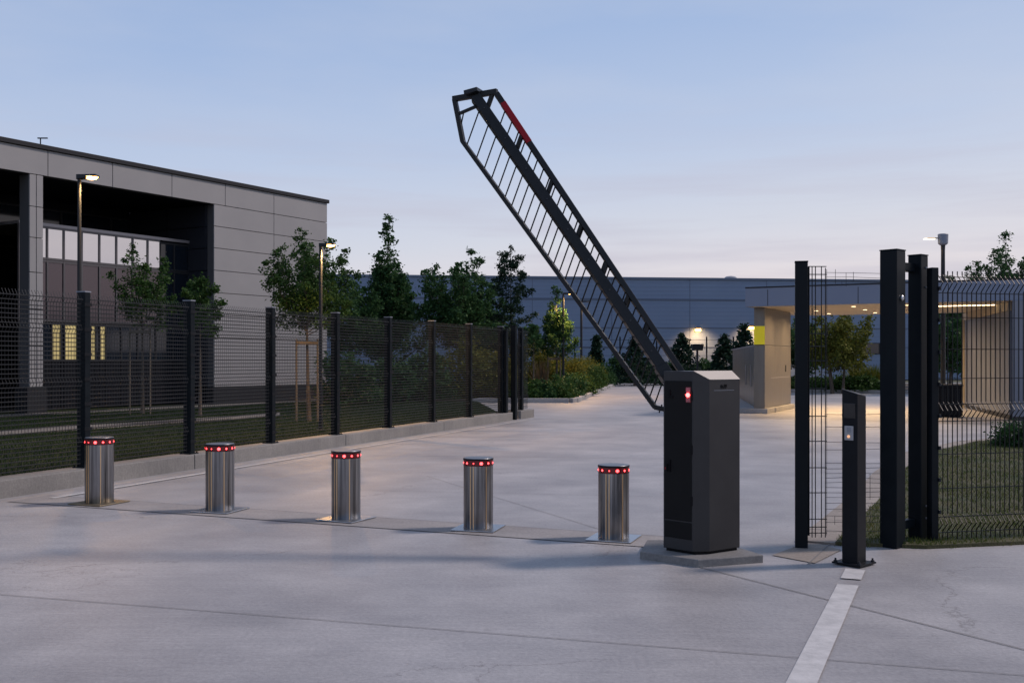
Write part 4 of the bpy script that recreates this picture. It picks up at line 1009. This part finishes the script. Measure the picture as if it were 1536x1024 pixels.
sw('end_pilaster', M['cream'], 1.003, 1.03, -.05, .3, 0, zS - .003)
mb = MB()
for j in range(6): mb.box(xW + .13 + j * 1.2 + g, xW + .13 + (j + 1) * 1.2 - g, -.03, .1, .1, zS - .002)
mb.build('front_wall', M['gatewall'], gh, bevel=.005)
MB().box(xW + .12, LF + 8.5, .12, DP, 0, zS - .01).build('core_wall', M['seam'], gh)
# downlights
k = 0
for x in (1.3, 2.7, 4.1):
    for y in (1.2, 3.3, 5.4):
        MB().lathe([(.055, -.005), (.055, 0)], (x, y, zS), 20).build('downlight', M['lensw'], gh)
        l = light('downlight_light', 'AREA', (x, y, zS - .03), 62 if x < 4 else 30, (1., .66, .34), gh, shape='DISK', size=.25, spread=R(160))
MB().box(4.6, 6.2, 1.9, 1.96, zS - .02, zS - .001).build('light_strip', M['lensw'], gh)
# bin and grey lamp under/behind the canopy
pb = G(1424.5, 625); bn = thing('litter_bin', 'black slatted square bin standing under the canopy edge', 'bin', pb, ga)
wb = .30
MB().box(-wb, wb, -wb, wb, .03, .80).build('body', M['dark'], bn, bevel=.01)
MB().box(-wb - .02, wb + .02, -wb - .02, wb + .02, .80, .86).build('lid', M['black'], bn, bevel=.008)
MB().box(-wb + .05, wb - .05, -wb + .05, wb - .05, 0, .03).build('foot', M['dark'], bn)
sl = MB()
for j in range(7): sl.box(-wb + .03 + j * .083, -wb + .07 + j * .083, -wb - .012, -wb, .08, .76)
sl.build('slats', M['black'], bn)

# ------------------------------------------------------------------ lamps
def street_lamp(label, px, Y, ytop, yfrom, r, head, power, lm='lens', zb=.04, dirx=1, hl=.42):
    x = AT(px, Y); z = ZZ(ytop, Y) - zb
    t_ = thing('street_lamp', label, 'street lamp', (x, Y, zb), 0, 'street lamps')
    MB().tube([(0, 0, 0), (0, 0, .4), (0, 0, z)], [r * 1.2, r, r * .8], 12).build('pole', M['pole'], t_, smooth=True)
    MB().lathe([(r * 2.6, 0), (r * 2.6, .02), (r * 1.4, .03)], n=16).build('base_flange', M['pole'], t_)
    hx = .10 * hl * 2 * dirx
    hd = MB(); hd.hexa([(-.03 * dirx, -.06, z - .05), (hl * dirx, -.09, z - .005), (hl * dirx, .09, z - .005), (-.03 * dirx, .06, z - .05), (-.03 * dirx, -.06, z + .03), (hl * dirx, -.08, z + .03), (hl * dirx, .08, z + .03), (-.03 * dirx, .06, z + .03)])
    h_ = hd.build('lamp_head', M['pole'], t_, bevel=.008)
    ln = MB(); x0, x1 = sorted((hl * .38 * dirx, hl * .96 * dirx)); ln.lathe([(.02, -.055), (.09, -.035), (.115, 0)], n=20); 
    ll = ln.build('lens', M[lm], h_, smooth=True); ll.scale = (1.25 * hl / .42, .8, .85); ll.location = ((x0 + x1) / 2, 0, z - .005)
    l = light('street_lamp_light', 'SPOT', ((x0 + x1) / 2, 0, z - .09), power, WARM, t_, spot_size=R(160), spot_blend=.6, shadow_soft_size=.08)
    return t_
street_lamp('tall dark lamp with glowing head in front of the office recess', 119, 16.2, 265, 0, .035, 0, 320, hl=.29)
street_lamp('dark lamp glowing inside the crown of the spreading tree', 481, 21.4, 367, 0, .04, 0, 900, hl=.30)
street_lamp('lamp in the shrub bed shining yellow on the small pointed tree', 845, 41.6, 440, 0, .05, 0, 800, zb=.1, hl=.55)
street_lamp('dark lamp behind the boom, right of the shrub bed lamp', 872, 52, 452, 0, .07, 0, 300, lm='poleg', zb=.1, dirx=1, hl=.5)
# low box-headed lamp
Yb = 58; t_ = thing('path_lamp', 'low dark lamp with a square box head below the warehouse wall lamp', 'lamp', (AT(1046, Yb), Yb, 0))
zt_ = ZZ(516, Yb)
MB().tube([(0, 0, 0), (0, 0, zt_ - .3)], .06, 10).build('pole', M['pole'], t_, smooth=True)
MB().hexa([(-.26, -.26, zt_ - .36), (.26, -.26, zt_ - .36), (.26, .26, zt_ - .36), (-.26, .26, zt_ - .36), (-.33, -.33, zt_), (.33, -.33, zt_), (.33, .33, zt_), (-.33, .33, zt_)]).build('lamp_head', M['pole'], t_, bevel=.02)
# grey lamp above the gatehouse
Yg = 33.5; t_ = thing('street_lamp', 'grey lamp with drum head and side light rising above the gatehouse canopy', 'street lamp', (AT(1414.5, Yg), Yg, 0), 0, 'street lamps')
zt_ = ZZ(351, Yg)
MB().tube([(0, 0, 0), (0, 0, zt_ - .55), (0, 0, zt_ - .33)], [.085, .062, .075], 12).build('pole', M['pole'], t_, smooth=True)
MB().lathe([(.10, -.36), (.155, -.31), (.165, -.02), (.15, 0)], (0, 0, zt_), 24).build('drum_head', M['poleg'], t_, smooth=True)
ar = MB().box(-.5, -.14, -.025, .025, zt_ - .15, zt_ - .12).build('side_arm', M['stake'], t_, bevel=.005)
MB().box(-.62, -.28, -.07, .07, zt_ - .175, zt_ - .152).build('lens', M['lensw'], ar, bevel=.008)
light('street_lamp_light', 'SPOT', (-.45, 0, zt_ - .2), 40, WARM, t_, spot_size=R(150), spot_blend=.6, shadow_soft_size=.1)

# ------------------------------------------------------------------ sky, sun, camera
w = bpy.data.worlds.new('World'); scene.world = w; w.use_nodes = True
N, L = w.node_tree.nodes, w.node_tree.links
bg = N['Background']
SUN_AZ = R(79)   # clockwise from +Y (east = right of picture)
SUN_EL = R(46)
tc = N.new('ShaderNodeTexCoord'); sx = N.new('ShaderNodeSeparateXYZ'); L.new(tc.outputs['Generated'], sx.inputs[0])
def math_(op, a, b=None, c=None):
    m = N.new('ShaderNodeMath'); m.operation = op
    for i, v in enumerate((a, b, c)):
        if v is None: continue
        if isinstance(v, (int, float)): m.inputs[i].default_value = v
        else: L.new(v, m.inputs[i])
    return m.outputs[0]
ze = math_('MULTIPLY_ADD', sx.outputs['X'], -.075, sx.outputs['Z'])
ze = math_('ADD', ze, .0)
r = N.new('ShaderNodeValToRGB'); el = r.color_ramp.elements
stops = [(0., (.77, .67, .68)), (.06, (.755, .69, .715)), (.115, (.63, .652, .74)), (.20, (.475, .565, .75)), (.30, (.36, .475, .71)), (.42, (.28, .40, .65)), (.7, (.215, .30, .50)), (1., (.19, .27, .45))]
el[0].position = stops[0][0]; el[0].color = (*stops[0][1], 1); el[1].position = 1; el[1].color = (*stops[-1][1], 1)
for p, c in stops[1:-1]: k = el.new(p); k.color = (*c, 1)
L.new(ze, r.inputs['Fac'])
# thin cloud streaks low in the sky
mp = N.new('ShaderNodeMapping'); mp.inputs['Scale'].default_value = (1.6, 1.6, 22); L.new(tc.outputs['Generated'], mp.inputs['Vector'])
n = N.new('ShaderNodeTexNoise'); n.inputs['Scale'].default_value = 1.9; n.inputs['Detail'].default_value = 7; n.inputs['Roughness'].default_value = .55; L.new(mp.outputs['Vector'], n.inputs['Vector'])
cr = N.new('ShaderNodeValToRGB'); cr.color_ramp.elements[0].position = .45; cr.color_ramp.elements[1].position = .72; L.new(n.outputs['Fac'], cr.inputs['Fac'])
lowb = N.new('ShaderNodeMapRange'); lowb.inputs['From Min'].default_value = .26; lowb.inputs['From Max'].default_value = .05; L.new(sx.outputs['Z'], lowb.inputs['Value'])
cf = math_('MULTIPLY', cr.outputs['Color'], lowb.outputs['Result']); cf = math_('MULTIPLY', cf, .85)
mx = N.new('ShaderNodeMix'); mx.data_type = 'RGBA'; L.new(cf, mx.inputs[0]); L.new(r.outputs['Color'], mx.inputs[6]); mx.inputs[7].default_value = (.50, .47, .57, 1)
mp2 = N.new('ShaderNodeMapping'); mp2.inputs['Scale'].default_value = (1.2, 1.2, 5); mp2.inputs['Location'].default_value = (3.1, .4, 0); L.new(tc.outputs['Generated'], mp2.inputs['Vector'])
n2 = N.new('ShaderNodeTexNoise'); n2.inputs['Scale'].default_value = 2.6; n2.inputs['Detail'].default_value = 6; n2.inputs['Roughness'].default_value = .5; L.new(mp2.outputs['Vector'], n2.inputs['Vector'])
cr2 = N.new('ShaderNodeValToRGB'); cr2.color_ramp.elements[0].position = .42; cr2.color_ramp.elements[1].position = .75; L.new(n2.outputs['Fac'], cr2.inputs['Fac'])
mx2 = N.new('ShaderNodeMix'); mx2.data_type = 'RGBA'; L.new(math_('MULTIPLY', cr2.outputs['Color'], .30), mx2.inputs[0]); L.new(mx.outputs[2], mx2.inputs[6]); mx2.inputs[7].default_value = (.62, .635, .71, 1); mx = mx2
# faint nishita contribution
sk = N.new('ShaderNodeTexSky'); sk.sky_type = 'NISHITA'; sk.sun_disc = False; sk.sun_elevation = SUN_EL; sk.sun_rotation = SUN_AZ
sc_ = N.new('ShaderNodeVectorMath'); sc_.operation = 'SCALE'; sc_.inputs['Scale'].default_value = .006; L.new(sk.outputs['Color'], sc_.inputs[0])
# sky behind the photographer is brighter than the part in view
bk = math_('MULTIPLY', sx.outputs['Y'], -1.); bk = math_('MAXIMUM', bk, 0.); bk = math_('MULTIPLY_ADD', bk, .05, 0.)
up_ = N.new('ShaderNodeMapRange'); up_.inputs['From Min'].default_value = .4; up_.inputs['From Max'].default_value = .9; up_.inputs['To Max'].default_value = .0; L.new(sx.outputs['Z'], up_.inputs['Value'])
gain = math_('ADD', bk, up_.outputs['Result']); gain = math_('ADD', gain, 1.)
g3 = N.new('ShaderNodeVectorMath'); g3.operation = 'SCALE'; L.new(mx.outputs[2], g3.inputs[0]); L.new(gain, g3.inputs['Scale'])
ad = N.new('ShaderNodeVectorMath'); ad.operation = 'ADD'; L.new(g3.outputs['Vector'], ad.inputs[0]); L.new(sc_.outputs['Vector'], ad.inputs[1])
L.new(ad.outputs['Vector'], bg.inputs['Color']); bg.inputs['Strength'].default_value = 1.0

sd = light('sun', 'SUN', (20, 0, 20), 2.7, (1., .84, .765), angle=R(6.5))
dirS = Vector((math.sin(SUN_AZ) * math.cos(SUN_EL), math.cos(SUN_AZ) * math.cos(SUN_EL), math.sin(SUN_EL)))
sd.rotation_euler = dirS.to_track_quat('Z', 'Y').to_euler()

cd = bpy.data.cameras.new('camera'); cam = bpy.data.objects.new('camera', cd); col.objects.link(cam)
cam.location = (0, 0, CAMZ); cam.rotation_euler = (R(90), 0, 0)
cd.sensor_width = 36; cd.lens = 36 * F / 1536; cd.shift_y = (HY - 512) / 1536; cd.clip_end = 8000; cd.clip_start = .05
scene.camera = cam
scene.view_settings.view_transform = 'Standard'; scene.view_settings.look = 'None'; scene.view_settings.exposure = 0; scene.view_settings.gamma = 1
scene.cycles.use_denoising = True
scene.cycles.max_bounces = 6
scene.cycles.caustics_reflective = False; scene.cycles.caustics_refractive = False
scene.cycles.sample_clamp_indirect = 6
